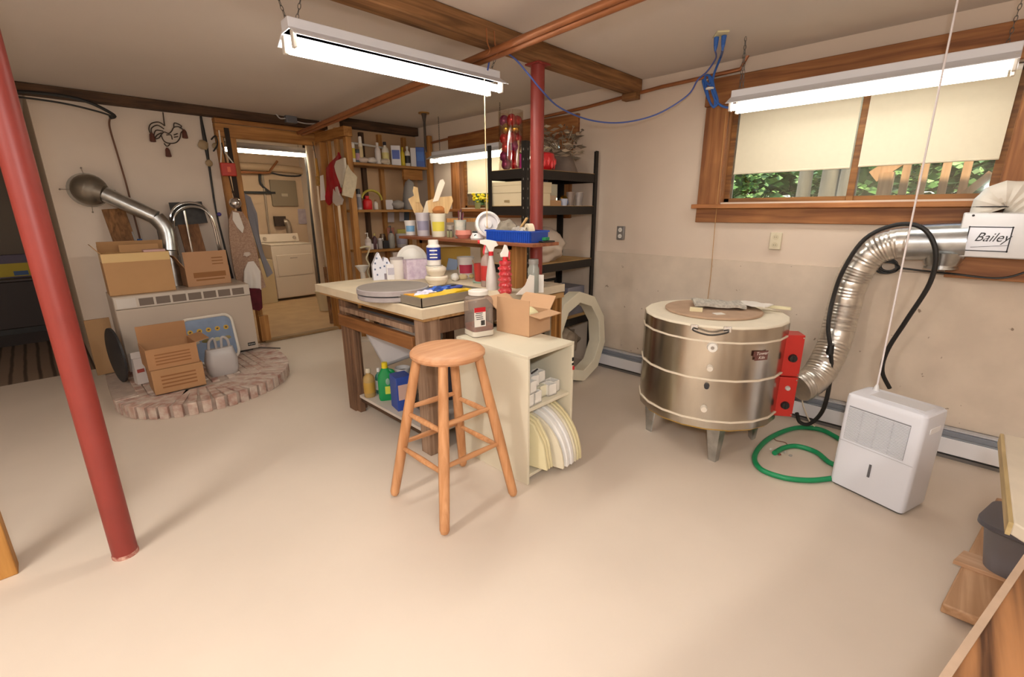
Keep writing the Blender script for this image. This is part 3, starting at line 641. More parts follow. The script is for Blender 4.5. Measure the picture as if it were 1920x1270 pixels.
sg = X(1816, 424, FX)-V((FX, y0, zb)); s2 = X(1893, 474, FX)-V((FX, y0, zb)); sw = sg.y-s2.y-.01; shh = sg.z-s2.z; ym = (sg.y+s2.y)/2+.003; zm = (sg.z+s2.z)/2
pl = part('name_plate', fb, B().box((-.0015, ym, zm), (.003, sw, shh)), mat('#c9c9cc', .3, .3))
fr = B()
for s in (-1, 1): fr.box((-.004, ym+s*(sw/2-.004), zm), (.002, .005, shh)).box((-.004, ym, zm+s*(shh/2-.004)), (.002, sw, .005))
part('plate_border', pl, fr, DK)
text('Bailey', .066, pl, (-.004, ym-.012, zm+.008), (PI/2, 0, -PI/2), DK, shear=.45, sx=.85)
part('underline', pl, B().bar((-.004, ym+.06, zm-.045), (-.004, ym-.08, zm-.03), .002, .004, (1, 0, 0)), DK)
part('spec_label', fb, B().box((-.001, -.36, zm), (.002, .07, shh*.9)), WHITE)
solo('mounting_board', 'brown wooden board under the white vent fan box on the wall', 'board', B().bb(-.085, 0, -.5, 0, -.125, 0), CEDAR['y'], (WX-.025, y0+.02, zb-.002), bevel=.003)
wb = [X(px, py, 3.66) for px, py in ((1857, 409), (1859, 388), (1875, 372), (1905, 372), (1945, 400))]
wb[0].z = zt+.002; 
solo('white_hose', 'ribbed white flexible hose curving out of the vent box top', 'hose', hose([q-wb[0] for q in wb], .082, .028, .035, 20), mat('#dcd6ca', .5), wb[0], ang=20)
solo('hose_clamp', 'dark wire clamp around the base of the white ribbed hose', 'clamp', B().lathe([(.083, -.003), (.087, 0), (.083, .003)], seg=28), DK, (wb[0].x, wb[0].y, zt+.03))
# cords
cd = [X(px, py, x) for px, py, x in ((1494, 775, 3.4), (1500, 792, 3.42), (1520, 794, 3.42), (1545, 765, 3.42), (1558, 700, 3.42), (1557, 655, 3.42), (1553, 610, 3.45), (1562, 560, 3.5), (1582, 505, 3.5), (1622, 448, 3.5), (1680, 422, 3.5), (1730, 428, 3.5), (1754, 470, 3.5), (1744, 530, 3.52), (1700, 600, 3.55), (1665, 655, 3.58), (1654, 695, 3.6), (1668, 728, 3.64))]
solo('power_cable', 'thick black power cord looping over the foil duct', 'cord', B().tube([q-cd[0] for q in cd], .0125, 8, 6), BLACK, cd[0])
p = cd[5]; solo('cable_joint', 'black plug joint on the cord in front of the foil duct', 'plug', B().cyl((0, 0, -.03), (0, 0, .03), .022, .017, 10), BLACK, p)
cl = []
for i in range(37): a = i/36*6*PI; cl.append((1662+24*cos(a)*(1-.012*i)+i*.15, 500+11*sin(a)+3*sin(a*.37)))
cl += [(1690, 503), (1730, 508), (1790, 514), (1850, 521), (1890, 520), (1930, 508)]
cl = [X(px, py, 3.61 if px > 1760 else 3.7) for px, py in [(1672, 472), (1668, 485)]+cl]
solo('cable_coil', 'thin black cord coiled on the wall and running right below vent box', 'cord', B().tube([q-cl[0] for q in cl], .0055, 6, 4), BLACK, cl[0])
tc_ = [X(px, py, 3.55) for px, py in ((1502, 735), (1506, 760), (1518, 790), (1528, 800))]
solo('thin_cable', 'thin cream cord hanging behind the kiln switch box', 'cord', B().tube([q-tc_[0] for q in tc_], .005, 6, 5), mat('#d6cbb8', .5), tc_[0])

# ================================================================== baseboard heater, outlets
h = thing('baseboard_heater', 'long low white metal baseboard heater along the window wall', 'heater', (WX-.023, 2.47, 0))
L0 = 3.2
part('back_plate', h, B().bb(-.008, 0, -L0, 0, .02, .195), mat('#dcdcde', .4))
part('front_cover', h, B().bb(-.06, -.052, -L0, 0, .035, .135), mat('#e6e6ea', .35), .002)
part('top_cap', h, B().bb(-.05, 0, -L0, 0, .185, .195), mat('#bfc0c4', .35))
part('damper', h, B().box((-.048, -L0/2, .163), (.006, L0, .035), M.Rotation(-.35, 3, 'Y')), mat('#8d94a0', .4))
part('fin_slot', h, B().bb(-.045, -.008, -L0+.01, -.01, .06, .12), mat('#504d4c', .6))
part('end_cap', h, B().bb(-.062, 0, -.02, .004, .02, .197), mat('#d5d2d0', .35), .003)
part('foot_rail', h, B().bb(-.05, -.01, -L0, 0, 0, .02), mat('#6f6a66', .7))
def outlet(px, py, label, m, fm, w_=.075, hh_=.12):
    p = X(px, py, WX-.003); t = thing('wall_outlet', label, 'outlet', (WX, p.y, p.z), -PI/2, None)
    part('cover_plate', t, B().box((0, -.012, 0), (w_, .024, hh_)), m, .004)
    for z in (.028, -.028):
        q = part('receptacle', t, B().cyl((0, -.024, z), (0, -.028, z), .019, seg=16), fm)
        part('slot', q, B().box((-.006, -.0285, z), (.002, .001, .009)).box((.006, -.0285, z), (.002, .001, .009)), BLACK)
outlet(1165, 437, 'grey metal outlet box on the wall right of the black shelving', mat('#8f8b88', .35, .5), WHITE)
outlet(1455, 452, 'ivory wall outlet under the near window', mat('#d9cfb4', .4), mat('#cfc4a6', .4))
q0 = X(1362, 205, 3.7495); q1 = X(1342, 418, 3.7495)
solo('pull_string', 'thin tan pull cord hanging down the left side of near window', 'cord', B().tube([(0, 0, 0), V((0, -.01, q1.z-q0.z)), (0, -.02, q1.z-q0.z-.4), (0, -.015, q1.z-q0.z-.68)], .0025, 6, 4), mat('#b98c55', .7), q0)

# ================================================================== dehumidifier and cords
A_, B_ = V((2.906, .326, 0)), V((2.792, -.012, 0)); ux = (B_-A_).normalized(); uy = V((-ux.y, ux.x, 0)); DW, DD, DH = .357, .225, .545
ctr = (A_+B_)/2+uy*DD/2
dh = thing('dehumidifier', 'white boxy dehumidifier standing on the floor by the kiln', 'dehumidifier', tuple(ctr), math.atan2(ux.y, ux.x))
DHW = mat('#dcdee6', .35)
part('body', dh, loft(B(), [(rbox(DW*.97, DD, .02), .012), (rbox(DW, DD, .025), .03), (rbox(DW, DD*.98, .025), DH-.03), (rbox(DW*.985, DD*.95, .022), DH-.008), (rbox(DW*.94, DD*.88, .02), DH)]), DHW)
part('base_foot', dh, loft(B(), [(rbox(DW*.93, DD*.92, .02), 0), (rbox(DW*.93, DD*.92, .02), .0125)]), mat('#55534f', .7))
g = B(); gx0, gx1, gz0, gz1 = -.15, .125, .29, .48
g.bb(gx0, gx1, -DD/2-.0005, -DD/2+.003, gz0, gz1)
gp = part('grille_recess', dh, g, mat('#8a8a8e', .5))
for c_ in range(4):
    w_ = (gx1-gx0)/4; sl = B()
    for i in range(24): z = gz0+.006+i*(gz1-gz0-.01)/23.5; sl.box((gx0+w_*(c_+.5), -DD/2-.0025, z), (w_-.0012, .005, .0046))
    part('louvre_panel', gp, sl, DHW)
part('panel_seam', dh, B().bb(-DW/2+.01, DW/2-.01, -DD/2-.0006, -DD/2+.001, .275, .2765), mat('#a9a9ad', .5))
part('water_window', dh, B().box((.0, -DD/2-.001, .165), (.012, .004, .075)), mat('#5c5c60', .3), .002)
part('top_panel', dh, B().bb(-.1, .14, -.045, .06, DH-.001, DH+.002), mat('#cfcfd2', .3), .001)
part('side_handle', dh, B().box((DW/2, .0, .455), (.004, .1, .03)), mat('#f0f0f2', .4), .002)
part('cord_boss', dh, B().cyl((-.125, .07, DH-.001), (-.125, .07, DH+.03), .016, .006, 14), mat('#dcdcdc', .4))
tp = M.Translation(ctr) @ M.Rotation(math.atan2(ux.y, ux.x), 4, 'Z') @ V((-.125, .07, DH+.03))
solo('hanging_cable', 'straight white cord hanging from the ceiling down to the dehumidifier top', 'cord', B().tube([(0, 0, 0), (.0, .01, (CE-tp.z)*.5), (.0, .02, CE-tp.z)], .0042, 6, 6), mat('#e9e2e2', .5), tp)
hp = [Z(px, py, .016) for px, py in ((1600, 840), (1568, 820), (1535, 805), (1490, 803), (1443, 822), (1416, 852), (1424, 878), (1465, 895), (1515, 901), (1562, 897), (1600, 890))]
hp2 = [Z(px, py, .016) for px, py in ((1452, 850), (1470, 840), (1495, 837), (1530, 848), (1556, 868), (1590, 880))]
GH = mat('#0f8a55', .4)
solo('garden_hose', 'outer loop of green hose on the floor left of the dehumidifier', 'hose', B().tube([q-hp[0] for q in hp], .0155, 10, 8), GH, hp[0])
solo('garden_hose', 'inner green hose piece with open end on the floor beside dehumidifier', 'hose', B().tube([q-hp2[0] for q in hp2], .0155, 10, 8), GH, hp2[0])
R = random.Random(8)
for i, pl in enumerate(('beside the open hose end', 'just right of the open hose end', 'further right inside the hose loop', 'left of the open hose end')):
    p = Z((1462, 1472, 1482, 1446)[i], (854, 850, 856, 844)[i], 0); solo('paint_chip', 'tiny broken chip on the floor, '+pl, 'debris', B().ball((0, 0, .006), .013, (1, .7, .5), 1, .6, 5, i*3), mat(('#8a4b41', '#b9b0a6', '#9c9690', '#d5cdc4')[i], .8), p, 0, 'chips on the floor by the hose', ang=10)
sr = B().tube([(0, 0, .004), (.04, .03, .004), (.03, .08, .004), (.07, .11, .004)], .003, 5, 5)
solo('string_bit', 'short reddish string lying on the floor behind green hose end', 'string', sr, mat('#8d6a5b', .8), Z(1478, 838, 0))

# ================================================================== blue cord on ceiling
BLU = mat('#2b5fae', .45); BLU2 = mat('#4a5fa8', .45)
p = Z(1352, 63, CE); co = thing('ceiling_outlet', 'cream outlet plate on the ceiling with two blue plugs in it', 'outlet', (p.x, p.y, CE), rad(35))
part('cover_plate', co, B().box((0, 0, -.005), (.115, .07, .01)), mat('#d6cda2', .4), .002)
pl1, pl2 = Z(1344, 66, CE), Z(1358, 63, CE)
for i, q in enumerate((pl1, pl2)):
    solo('blue_plug', ('left', 'right')[i]+' blue plug in the ceiling outlet', 'plug', B().cyl((0, 0, 0), (0, 0, -.05), .016, .012, 10).cyl((0, 0, -.05), (0, 0, -.075), .012, .006, 10), BLU, (q.x, q.y, CE-.011), 0, 'blue plugs in the ceiling outlet', .002)
bc = [V((pl1.x, pl1.y, CE-.085))]+[X(px, py, x) for px, py, x in ((1342, 110, 3.5), (1325, 135, 3.58), (1308, 150, 3.6), (1288, 180, 3.55), (1230, 215, 3.45), (1165, 230, 3.3), (1105, 225, 3.1), (1050, 202, 2.75), (1018, 172, 2.5), (990, 138, 2.38), (965, 110, 2.3), (942, 97, 2.2), (922, 104, 2.14), (914, 132, 2.1))]
solo('extension_cable', 'blue extension cord swagged across from the ceiling outlet to the beam', 'cord', B().tube([q-bc[0] for q in bc], .0055, 7, 6), BLU2, bc[0])
b2 = [V((pl2.x, pl2.y, CE-.085))]+[X(px, py, 3.6) for px, py in ((1352, 105), (1340, 135), (1333, 160), (1318, 150), (1328, 185), (1340, 200), (1336, 150), (1322, 145), (1333, 196), (1346, 190), (1330, 142), (1338, 180), (1352, 198), (1372, 202), (1384, 198))]
solo('extension_cable', 'blue cord gathered into a hanging bundle beside the near window', 'cord', B().tube([q-b2[0] for q in b2], .008, 7, 6), BLU, b2[0])
q = X(1331, 166, 3.59); solo('cable_tie', 'white tie around the blue cord bundle', 'tie', B().lathe([(.026, -.006), (.03, 0), (.026, .006)], seg=14), WHITE, q)

# ================================================================== benches at right edge
wbn = thing('workbench', 'pale plaster-covered bench top at the right edge of the room', 'workbench', (1.53, -.205, 0))
PW = mat('#c6b8a3', .8, spk=.12, sc=7, bump=.3, key='pw')
part('top', wbn, B().prism([(0.03, 0), (.0, -.03), (-.02, -.6), (.66, -.62), (.68, 0)], .715, .75), PW, .004)
part('edge_strip', wbn, B().bb(.03, .68, -.001, .008, .712, .748), wood('#b8a074', '#97804f', 'x', .8))
for x in (.1, .6): part('leg', wbn, B().bb(x, x+.07, -.5, -.43, 0, .715), OLD['z'])
nb = thing('wooden_bench', 'near brown plywood bench top in the bottom right corner', 'workbench', (.9, -.11, 0))
pg = [(.55, -.12), (-.55, .14), (-.75, -.9), (.4, -1.0)]
part('top', nb, B().prism(pg, .73, .75), wood('#b57d4e', '#3f2412', 'x', .5, .5), .002)
part('edge_strip', nb, B().bar(V((.55, -.12, .738)), V((-.55, .14, .738)), .012, .03), mat('#ad9178', .7, spk=.2, sc=10))
for x, y in ((.3, -.3), (.3, -.85), (-.5, -.2), (-.6, -.8)): part('leg', nb, B().box((x, y, .365), (.07, .07, .73)), OLD['z'])
pk = [(2.12, -.175), (2.13, -.36), (3.25, -.66), (3.2, -.34)]
pn = thing('plank_shelf', 'low brown wooden plank on the floor beside the grey tub', 'plank', (2.12, -.18, 0))
part('plank', pn, B().prism([(x-2.12, y+.18) for x, y in pk], .03, .07), wood('#c79f7c', '#a37a55', 'x', .7), .006)
part('runner', pn, B().prism([(.1, -.05), (.1, -.15), (1.0, -.4), (1.0, -.28)], 0, .03), DARKW['x'])
part('cleat', pn, B().prism([(.3, -.015), (.31, -.3), (.42, -.33), (.41, -.045)], .07, .088), wood('#d0ab8c', '#b28a68', 'y', .7), .002)
p = Z(1908, 1082, .09)
bn = thing('plastic_tub', 'dark grey plastic tub with a clear bag in it under the benches', 'tub', (p.x+.04, p.y-.03, .0885), rad(-15))
rr = lambda w_, d_, z: (rbox(w_, d_, .06), z)
part('tub_body', bn, loft(B(), [rr(.2, .24, 0), rr(.24, .3, .2), rr(.225, .285, .2), rr(.19, .23, .012)]), mat('#6d6b70', .4))
part('rim', bn, loft(B(), [rr(.262, .322, .185), rr(.27, .33, .19), rr(.27, .33, .21), rr(.235, .295, .21)]), mat('#55545c', .4))
solo('clear_bag', 'crumpled clear plastic bag inside the grey tub', 'plastic bag', B().ball((0, 0, .09), .1, (.85, 1.1, .9), 3, .5, 9, 4), clear('#b9b3ae', .45, .15), (p.x+.04, p.y-.03, .108), ang=20)
solo('pine_post', 'yellow pine post standing at the left edge of the floor', 'post', B().box((0, 0, 1.262), (.1, .09, 2.524)), wood('#c9924a', '#a06c2c', 'z', .7), Z(4, 1078, 0), bevel=.004)
# ================================================================== generic small goods
def spot(px0, px1, py1, plane, val, zb):
    c = ((px0+px1)/2, py1); p = {'x': X, 'y': Y, 'z': Z}[plane](c[0], c[1], val); p.z = zb; return p
def item(kind, name, label, cat, px0, px1, py0, py1, pl, col, col2=None, lab=None, rz=0., group=None, cap=None):
    """kind of vessel, pixel extent in the photo, (plane axis, value, base height), colours"""
    p = spot(px0, px1, py1, *pl); s = mpp(p); w_ = (px1-px0)*s; h = (py1-py0)*s*1.03; r = w_/2
    p = p+V((p.x, p.y, 0)).normalized()*r*.5
    t = thing(name, label, cat, p, facing(p)+rz, group)
    m = col if not isinstance(col, str) else mat(col, .45); m2 = col2 if not isinstance(col2, str) else mat(col2, .45)
    lm = lab if not isinstance(lab, str) else mat(lab, .5)
    if kind == 'bottle':
        part('bottle_body', t, B().lathe([(0, 0), (r*.92, 0), (r, r*.12), (r, h*.62), (r*.85, h*.72), (r*.38, h*.8), (r*.36, h*.86), (0, h*.86)], seg=22), m)
        part('cap', t, B().lathe([(0, h*.85), (r*.45, h*.85), (r*.45, h*.98), (r*.38, h), (0, h)], seg=16), m2 or WHITE)
        if lab: part('label', t, B().lathe([(r*1.01, h*.16), (r*1.02, h*.17), (r*1.02, h*.52), (r*1.01, h*.53)], seg=22), lm)
    elif kind == 'pump':
        part('bottle_body', t, B().lathe([(0, 0), (r*.92, 0), (r, r*.12), (r, h*.5), (r*.8, h*.6), (r*.3, h*.66), (0, h*.66)], seg=20), m)
        part('pump', t, B().cyl((0, 0, h*.66), (0, 0, h*.72), r*.4, seg=12).cyl((0, 0, h*.7), (0, 0, h*.93), r*.13, seg=8).bar((r*.15, 0, h*.95), (-r*.7, 0, h*.93), r*.3, r*.25), m2 or WHITE)
        if lab: part('label', t, B().lathe([(r*1.01, h*.12), (r*1.02, h*.13), (r*1.02, h*.4), (r*1.01, h*.41)], seg=20), lm)
    elif kind == 'can':
        part('can_body', t, B().lathe([(0, 0), (r*.97, 0), (r, .003), (r, h*.9), (r*.97, h*.92), (0, h*.92)], seg=22), m)
        part('lid', t, B().lathe([(0, h*.9), (r*1.02, h*.9), (r*1.02, h*.99), (r*.9, h), (r*.86, h*.97), (0, h*.97)], seg=22), m2 or LGREY)
        if lab: part('label', t, B().lathe([(r*1.005, h*.2), (r*1.01, h*.21), (r*1.01, h*.7), (r*1.005, h*.71)], seg=22), lm)
    elif kind == 'spraycan':
        part('can_body', t, B().lathe([(0, 0), (r, 0), (r, h*.7), (r*.7, h*.76), (0, h*.76)], seg=18), m)
        part('cap', t, B().lathe([(0, h*.74), (r*.75, h*.74), (r*.75, h*.96), (r*.6, h), (0, h)], seg=18), m2 or WHITE)
        if lab: part('label', t, B().lathe([(r*1.01, h*.1), (r*1.02, h*.11), (r*1.02, h*.6), (r*1.01, h*.61)], seg=18), lm)
    elif kind == 'tub':
        part('tub_body', t, B().lathe([(0, 0), (r*.82, 0), (r*.84, .003), (r*.97, h*.9), (r*1.02, h*.9), (r*1.03, h), (r*.95, h), (r*.8, .006), (0, .006)], seg=26), m)
        if col2: part('contents', t, B().lathe([(0, h*.86), (r*.93, h*.86)], seg=20), m2)
        if lab:
            q = B()
            for i in range(9):
                a0 = -PI/2+(i-4.5)*.2; a1 = a0+.2
                f = lambda a, z: (cos(a)*(r*(.86+.12*z/h)+.001), sin(a)*(r*(.86+.12*z/h)+.001), z)
                q._add([f(a0, h*.25), f(a1, h*.25), f(a1, h*.65), f(a0, h*.65)], [(0, 1, 2, 3)])
            part('label', t, q, lm)
    elif kind == 'box':
        d_ = w_*.55 if not cap else cap
        part('carton', t, B().box((0, 0, h/2), (w_, d_, h)), m, min(.003, w_*.05))
        if lab: part('label', t, B().box((0, -d_/2-.0008, h*.55), (w_*.8, .0015, h*.45)), lm)
        if col2: part('top_flap', t, B().box((0, 0, h+.001), (w_*.98, d_*.98, .002)), m2)
    elif kind == 'jar':
        part('jar_body', t, B().lathe([(0, 0), (r*.95, 0), (r, r*.1), (r, h*.72), (r*.8, h*.8), (r*.8, h*.9), (r*.76, h*.9), (r*.76, h*.8), (r*.95, h*.7), (r*.95, .006), (0, .006)], seg=22), m)
        if col2: part('lid', t, B().lathe([(0, h*.85), (r*.85, h*.85), (r*.85, h*.98), (r*.8, h), (0, h)], seg=20), m2)
        if lab: part('contents', t, B().lathe([(0, .007), (r*.9, .007), (r*.9, h*.45), (0, h*.45)], seg=18), lm)
    return t
def pxpoly(pts, f): return [f(*p) for p in pts]
def clothpx(name, label, cat, pts, y, m, th=.012, amp=.015, fr=9, seed=0, par=None, group=None, x=None):
    if x:
        w = [X(p[0], p[1], x) for p in pts]; o = V((x, sum(q.y for q in w)/len(w), min(q.z for q in w)))
        return solo(name, label, cat, B().cloth([(o.y-q.y, q.z-o.z) for q in w], th, amp, fr, 3, seed), m, o, -PI/2, group, ang=60)
    w = [Y(p[0], p[1], y) for p in pts]; o = V((sum(q.x for q in w)/len(w), y, min(q.z for q in w)))
    b = B().cloth([(q.x-o.x, q.z-o.z) for q in w], th, amp, fr, 3, seed)
    if par:
        ob = part(name, par, b, m, ang=60); ob.location = o-par.location; return ob
    return solo(name, label, cat, b, m, o, 0, group, ang=60)

# ================================================================== brick hearth and gas heater
HP = [(.24, 5.86), (.2, 5.2), (.185, 4.6), (.26, 4.28), (.45, 4.07), (.7, 3.99), (.95, 4.0), (1.22, 4.12), (1.42, 4.33), (1.54, 4.62), (1.58, 5.0), (1.52, 5.5), (1.5, 5.86)]
hc = V((.88, 4.95, 0))
he = thing('brick_hearth', 'low half-round brick hearth on the floor under the gas heater', 'hearth', tuple(hc))
part('mortar_bed', he, B().prism([((x-hc.x)*.975, (y-hc.y)*.975) for x, y in HP], 0, .088), mat('#b5a294', .9, spk=.15, sc=20, bump=.4, key='mortar'))
BRM = [mat(c, .85, spk=.28, sc=14, bump=.35, key='br%d' % i, col2='#c6b6a8') for i, c in enumerate(('#b39384', '#a37e70', '#bba294', '#aa8678', '#9a7064'))]
rim = B(); R = random.Random(5); edge = path([V((x, y, 0)) for x, y in HP[2:12]], 14); acc = 0; last = edge[0]; inner = B()
for a, c in zip(edge, edge[1:]):
    acc += (c-a).length
    if acc > .078:
        acc = 0; mid = c; tg = (c-a).normalized(); n_ = V((tg.y, -tg.x, 0)); n_ = n_ if n_.dot(hc-mid) > 0 else -n_
        rim.mi = R.randrange(5); l_ = .2; rim.bar(mid-hc+n_*.0+V((0, 0, .05)), mid-hc+n_*l_+V((0, 0, .05)), .062, .1+R.uniform(-.003, .003))
        rim.mi = R.randrange(5); rim.bar(mid-hc+n_*.21+V((0, 0, .045)), mid-hc+n_*.37+V((0, 0, .045)), .05, .1) if n_.dot(V((0, 1, 0))) > .1 else None
part('rim_brick', he, rim, BRM, .004)
tops = B()
for i in range(8):
    for jx in range(18):
        x = -.5+jx*.062; y = -.42+i*.21+(.1 if jx % 2 else 0)
        if abs(x) < .52 and -.55 < y < .85: tops.mi = R.randrange(5); tops.box((x, y, .05), (.055, .2, .1))
part('paving_brick', he, tops, BRM, .003)
HX0, HX1, HY = .38, 1.445, 5.12
ht = thing('gas_heater', 'wide beige metal space heater standing on the brick hearth', 'heater', ((HX0+HX1)/2, HY+.19, .1))
hw = HX1-HX0; HM = mat('#b8a999', .45, spk=.02, sc=5, key='hm'); HZ = .7
part('cabinet', ht, B().bb(-hw/2, hw/2, -.17, .27, .03, HZ), HM, .008)
part('front_panel', ht, B().bb(-hw/2+.004, hw/2-.004, -.19, -.17, .03, HZ-.115), HM, .004)
part('top_grille', ht, B().bb(-hw/2+.004, hw/2-.004, -.188, -.17, HZ-.11, HZ-.004), mat('#c2b7aa', .4), .003)
for i in range(7): part('louvre', ht, B().bb(-.36+i*.122, -.36+i*.122+.104, -.1895, -.187, HZ-.095, HZ-.03), mat('#6f6156', .5))
part('control_door', ht, B().bb(-hw/2+.02, -.38, -.1895, -.187, HZ-.1, HZ-.02), mat('#c9c4bd', .3, .3))
bdg = part('badge_plate', ht, B().bb(hw/2-.1, hw/2-.03, -.1925, -.189, .065, .1), BLACK)
text('Empire', .02, bdg, (hw/2-.065, -.193, .083), (PI/2, 0, 0), mat('#cfcac2', .4))
part('plinth', ht, B().bb(-hw/2+.04, hw/2-.04, -.12, .17, 0, .03), mat('#3c3733', .7))
part('gas_pipe', ht, B().tube([(hw/2-.05, -.1, .02), (hw/2+.06, -.2, .015), (hw/2+.16, -.32, .012)], .008, 8, 5), mat('#6a625c', .5, .6))
TOPZ = .1+HZ+.0005
p0, p1 = Z(208, 557, TOPZ), Z(325, 541, TOPZ)
bw = p1.x-p0.x
bx = cbox('cardboard_box', 'large taped cardboard box on the left end of heater', ((p0.x+p1.x)/2, max(p0.y, HY+.03)+.14, TOPZ), rad(-1), bw, .26, .36, CARD, (('l', 35, .09), ('b', -25, .1), ('b', 20, .06)), tape=.075)
part('inner_flap', bx, B().box((.05, .05, .375), (bw*.6, .006, .09)), CARD)
part('pink_paper', bx, B().box((.14, -.04, .36), (.16, .1, .03)), mat('#cfa9a2', .7), label='pink sheet lying on the top')
p0, p1 = Z(352, 539, TOPZ), Z(432, 530, TOPZ)
cbox('cardboard_box', 'cardboard box with raised printed front flap on the right end of heater', ((p0.x+p1.x)/2, max(p0.y, HY+.03)+.12, TOPZ), rad(3), (p1.x-p0.x), .22, .18, mat('#b58a66', .85, spk=.05, sc=5, key='cb3'), (('f', -2, .15), ('l', 30, .14)))
t = [o for o in COL.objects if o.get('label', '').startswith('cardboard box with raised printed')][0]
pr = B(); wv = p1.x-p0.x
for i in range(3): pr.bb(wv*.12, wv*.38, -.1135, -.1125, .2+i*.03, .208+i*.03)
pr.bb(-wv*.3, wv*.36, -.1135, -.1125, .05, .065).bb(-wv*.34, wv*.4, -.1135, -.1125, .08, .13)
part('printed_marks', t, pr, mat('#8f6139', .85))
# stacked boxes on the hearth
p0, p1 = Z(303, 742, .1), Z(392, 722, .1); wv = (p1-p0).length+.02; cx, cy = (p0.x+p1.x)/2-.02, (p0.y+p1.y)/2+.17
az = math.atan2(p1.y-p0.y, p1.x-p0.x)
b1 = cbox('cardboard_box', 'closed brown cardboard box, lower one of the two stacked on hearth', (cx, cy, .104), az, wv, .3, .2, mat('#aa8058', .85, spk=.06, sc=5, key='cb4'), closed=True)
b2 = cbox('cardboard_box', 'open brown cardboard box, upper one of the two stacked on hearth', (cx-.015, cy, .3045), az+.03, wv*.98, .29, .17, mat('#a87c55', .85, spk=.06, sc=5, key='cb5'), (('b', -5, .14), ('r', 80, .1)))
for bq_, hz in ((b1, .2), (b2, .17)):
    pr = B()
    for i in range(4): pr.bb(-wv*.34, wv*.34, -.1512 if bq_ is b1 else -.1462, -.15 if bq_ is b1 else -.145, hz*.22+i*hz*.15, hz*.22+i*hz*.15+hz*.06)
    part('printed_marks', bq_, pr, mat('#8a5d38', .85))
# blue panel in a white frame, plastic bag, jug, tray
p0 = Z(372, 702, .1); p1 = Z(462, 682, .1); wv = .43; 
q = V(((p0.x+p1.x)/2+.01, HY-.125, .1))
py_ = thing('folding_tray', 'blue picture tray with white frame leaning on the heater front', 'tray table', tuple(q), rad(2))
T = M.Rotation(-.2, 4, 'X'); hT = .43
rb = rbox(wv, hT, .07, 5)
part('frame', py_, B().tube([T @ V((x, 0, z+hT/2+.012)) for x, z in rb+[rb[0]]], .014, 8, 1), mat('#d8cfc2', .4))
part('picture_panel', py_, B().upright([(x*.94, z*.94+hT/2+.012) for x, z in rb], -.004, .004, T), mat('#7f8fa8', .4, spk=.2, sc=8))
pnl = [o for o in py_.children if o.name.startswith('picture')][0]
for i in range(5):
    x = -.15+i*.075; part('yellow_disc', pnl, B().cyl(T @ V((x, -.005, hT*.74)), T @ V((x, -.0065, hT*.74)), .022, seg=18), mat('#c79d2e', .5))
    part('dark_motif', pnl, B().ball(T @ V((x, -.008, hT*.74)), .012, (1, .2, .7), 1, .4, 6, i), mat('#4a3322', .6))
for i in range(4): part('landscape_patch', pnl, B().ball(T @ V((-.13+i*.09, -.005, hT*.5)), .03, (1.2, .12, .7), 2, .3, 5, i+7), mat(('#c9c2b4', '#7d7748', '#b7b08a', '#8a7c52')[i], .6))
p = Z(425, 705, .1)
bg = loft(B(), [(rbox(.2, .12, .03), 0), (rbox(.235, .15, .04), .04), (rbox(.25, .15, .05), .13), (rbox(.22, .1, .04), .21), (rbox(.21, .05, .02), .24)])
for s in (-1, 1): bg.tube([(s*.08, 0, .23), (s*.07, -.01, .31), (s*.03, -.01, .33), (s*.02, 0, .23)], .011, 6, 5)
solo('plastic_bag', 'greyish white plastic carrier bag standing before the blue tray', 'bag', bg, clear('#cfc8c4', .35, .3), (p.x, p.y+.09, .1), ang=50)
p = Z(275, 722, .1)
jg = thing('paper_carton', 'white printed carton standing left of stacked boxes on hearth', 'carton', (p.x-.02, p.y+.08, .104), .2)
part('carton', jg, B().box((0, 0, .11), (.075, .075, .22), taper=.9).box((0, 0, .245), (.07, .012, .05)), mat('#c9c0ba', .5)); part('red_print', jg, B().bb(-.025, .025, -.0395, -.037, .1, .13), mat('#a04a40', .5))
p = Z(222, 708, .1)
solo('round_tray', 'black round tray on edge leaning beside the heater', 'tray', B().cyl((-.008, 0, .235), (.008, 0, .235), .235, seg=40).cyl((-.014, 0, .235), (-.008, 0, .235), .2, .235, 40), DK, (HX0-.07, HY-.12, .098), rad(8), ang=30)
solo('cardboard_sheet', 'flat brown cardboard sheet standing on the left of the black tray', 'cardboard', B().box((0, 0, .25), (.17, .02, .5)), mat('#9c7a55', .85), (.26, 5.35, .1), rad(6))
solo('white_strip', 'narrow cream board standing at the corner of the white wall', 'board', B().box((0, 0, .18), (.015, .1, .36)), CREAM, (.235, 5.82, .005))
# flue
fl = thing('heater_flue', 'silver metal flue pipe rising from the heater into the wall', 'flue pipe', (.93, 5.5, TOPZ))
o = fl.location
P0 = Y(168, 356, 5.77); q1_ = Y(196, 364, 5.72); q2 = Y(292, 408, 5.58); q3 = Y(312, 432, 5.55); q4 = Y(318, 470, 5.52); q5 = V((q4.x-.01, 5.51, TOPZ))
part('wall_elbow', fl, B().ball(P0-o, .135, (1, .85, 1), 3).cyl(P0-o, q1_-o, .12, .078, 20), mat('#8f8577', .45, .7, spk=.3, sc=8, key='elb'), ang=50)
part('wall_collar', fl, B().cyl((P0.x-o.x, BY-.012-o.y, P0.z-o.z), (P0.x-o.x, BY-.001-o.y, P0.z-o.z), .15, seg=28), mat('#8f8577', .5, .6))
part('sloped_pipe', fl, B().cyl(q1_-o, q2-o, .068, seg=20), GALV); part('elbow', fl, B().tube([q2-o, q3-o, q4-o], .07, 18, 6), GALV)
part('drop_pipe', fl, B().cyl(q4-o, q5-o, .062, .058, 20), GALV)
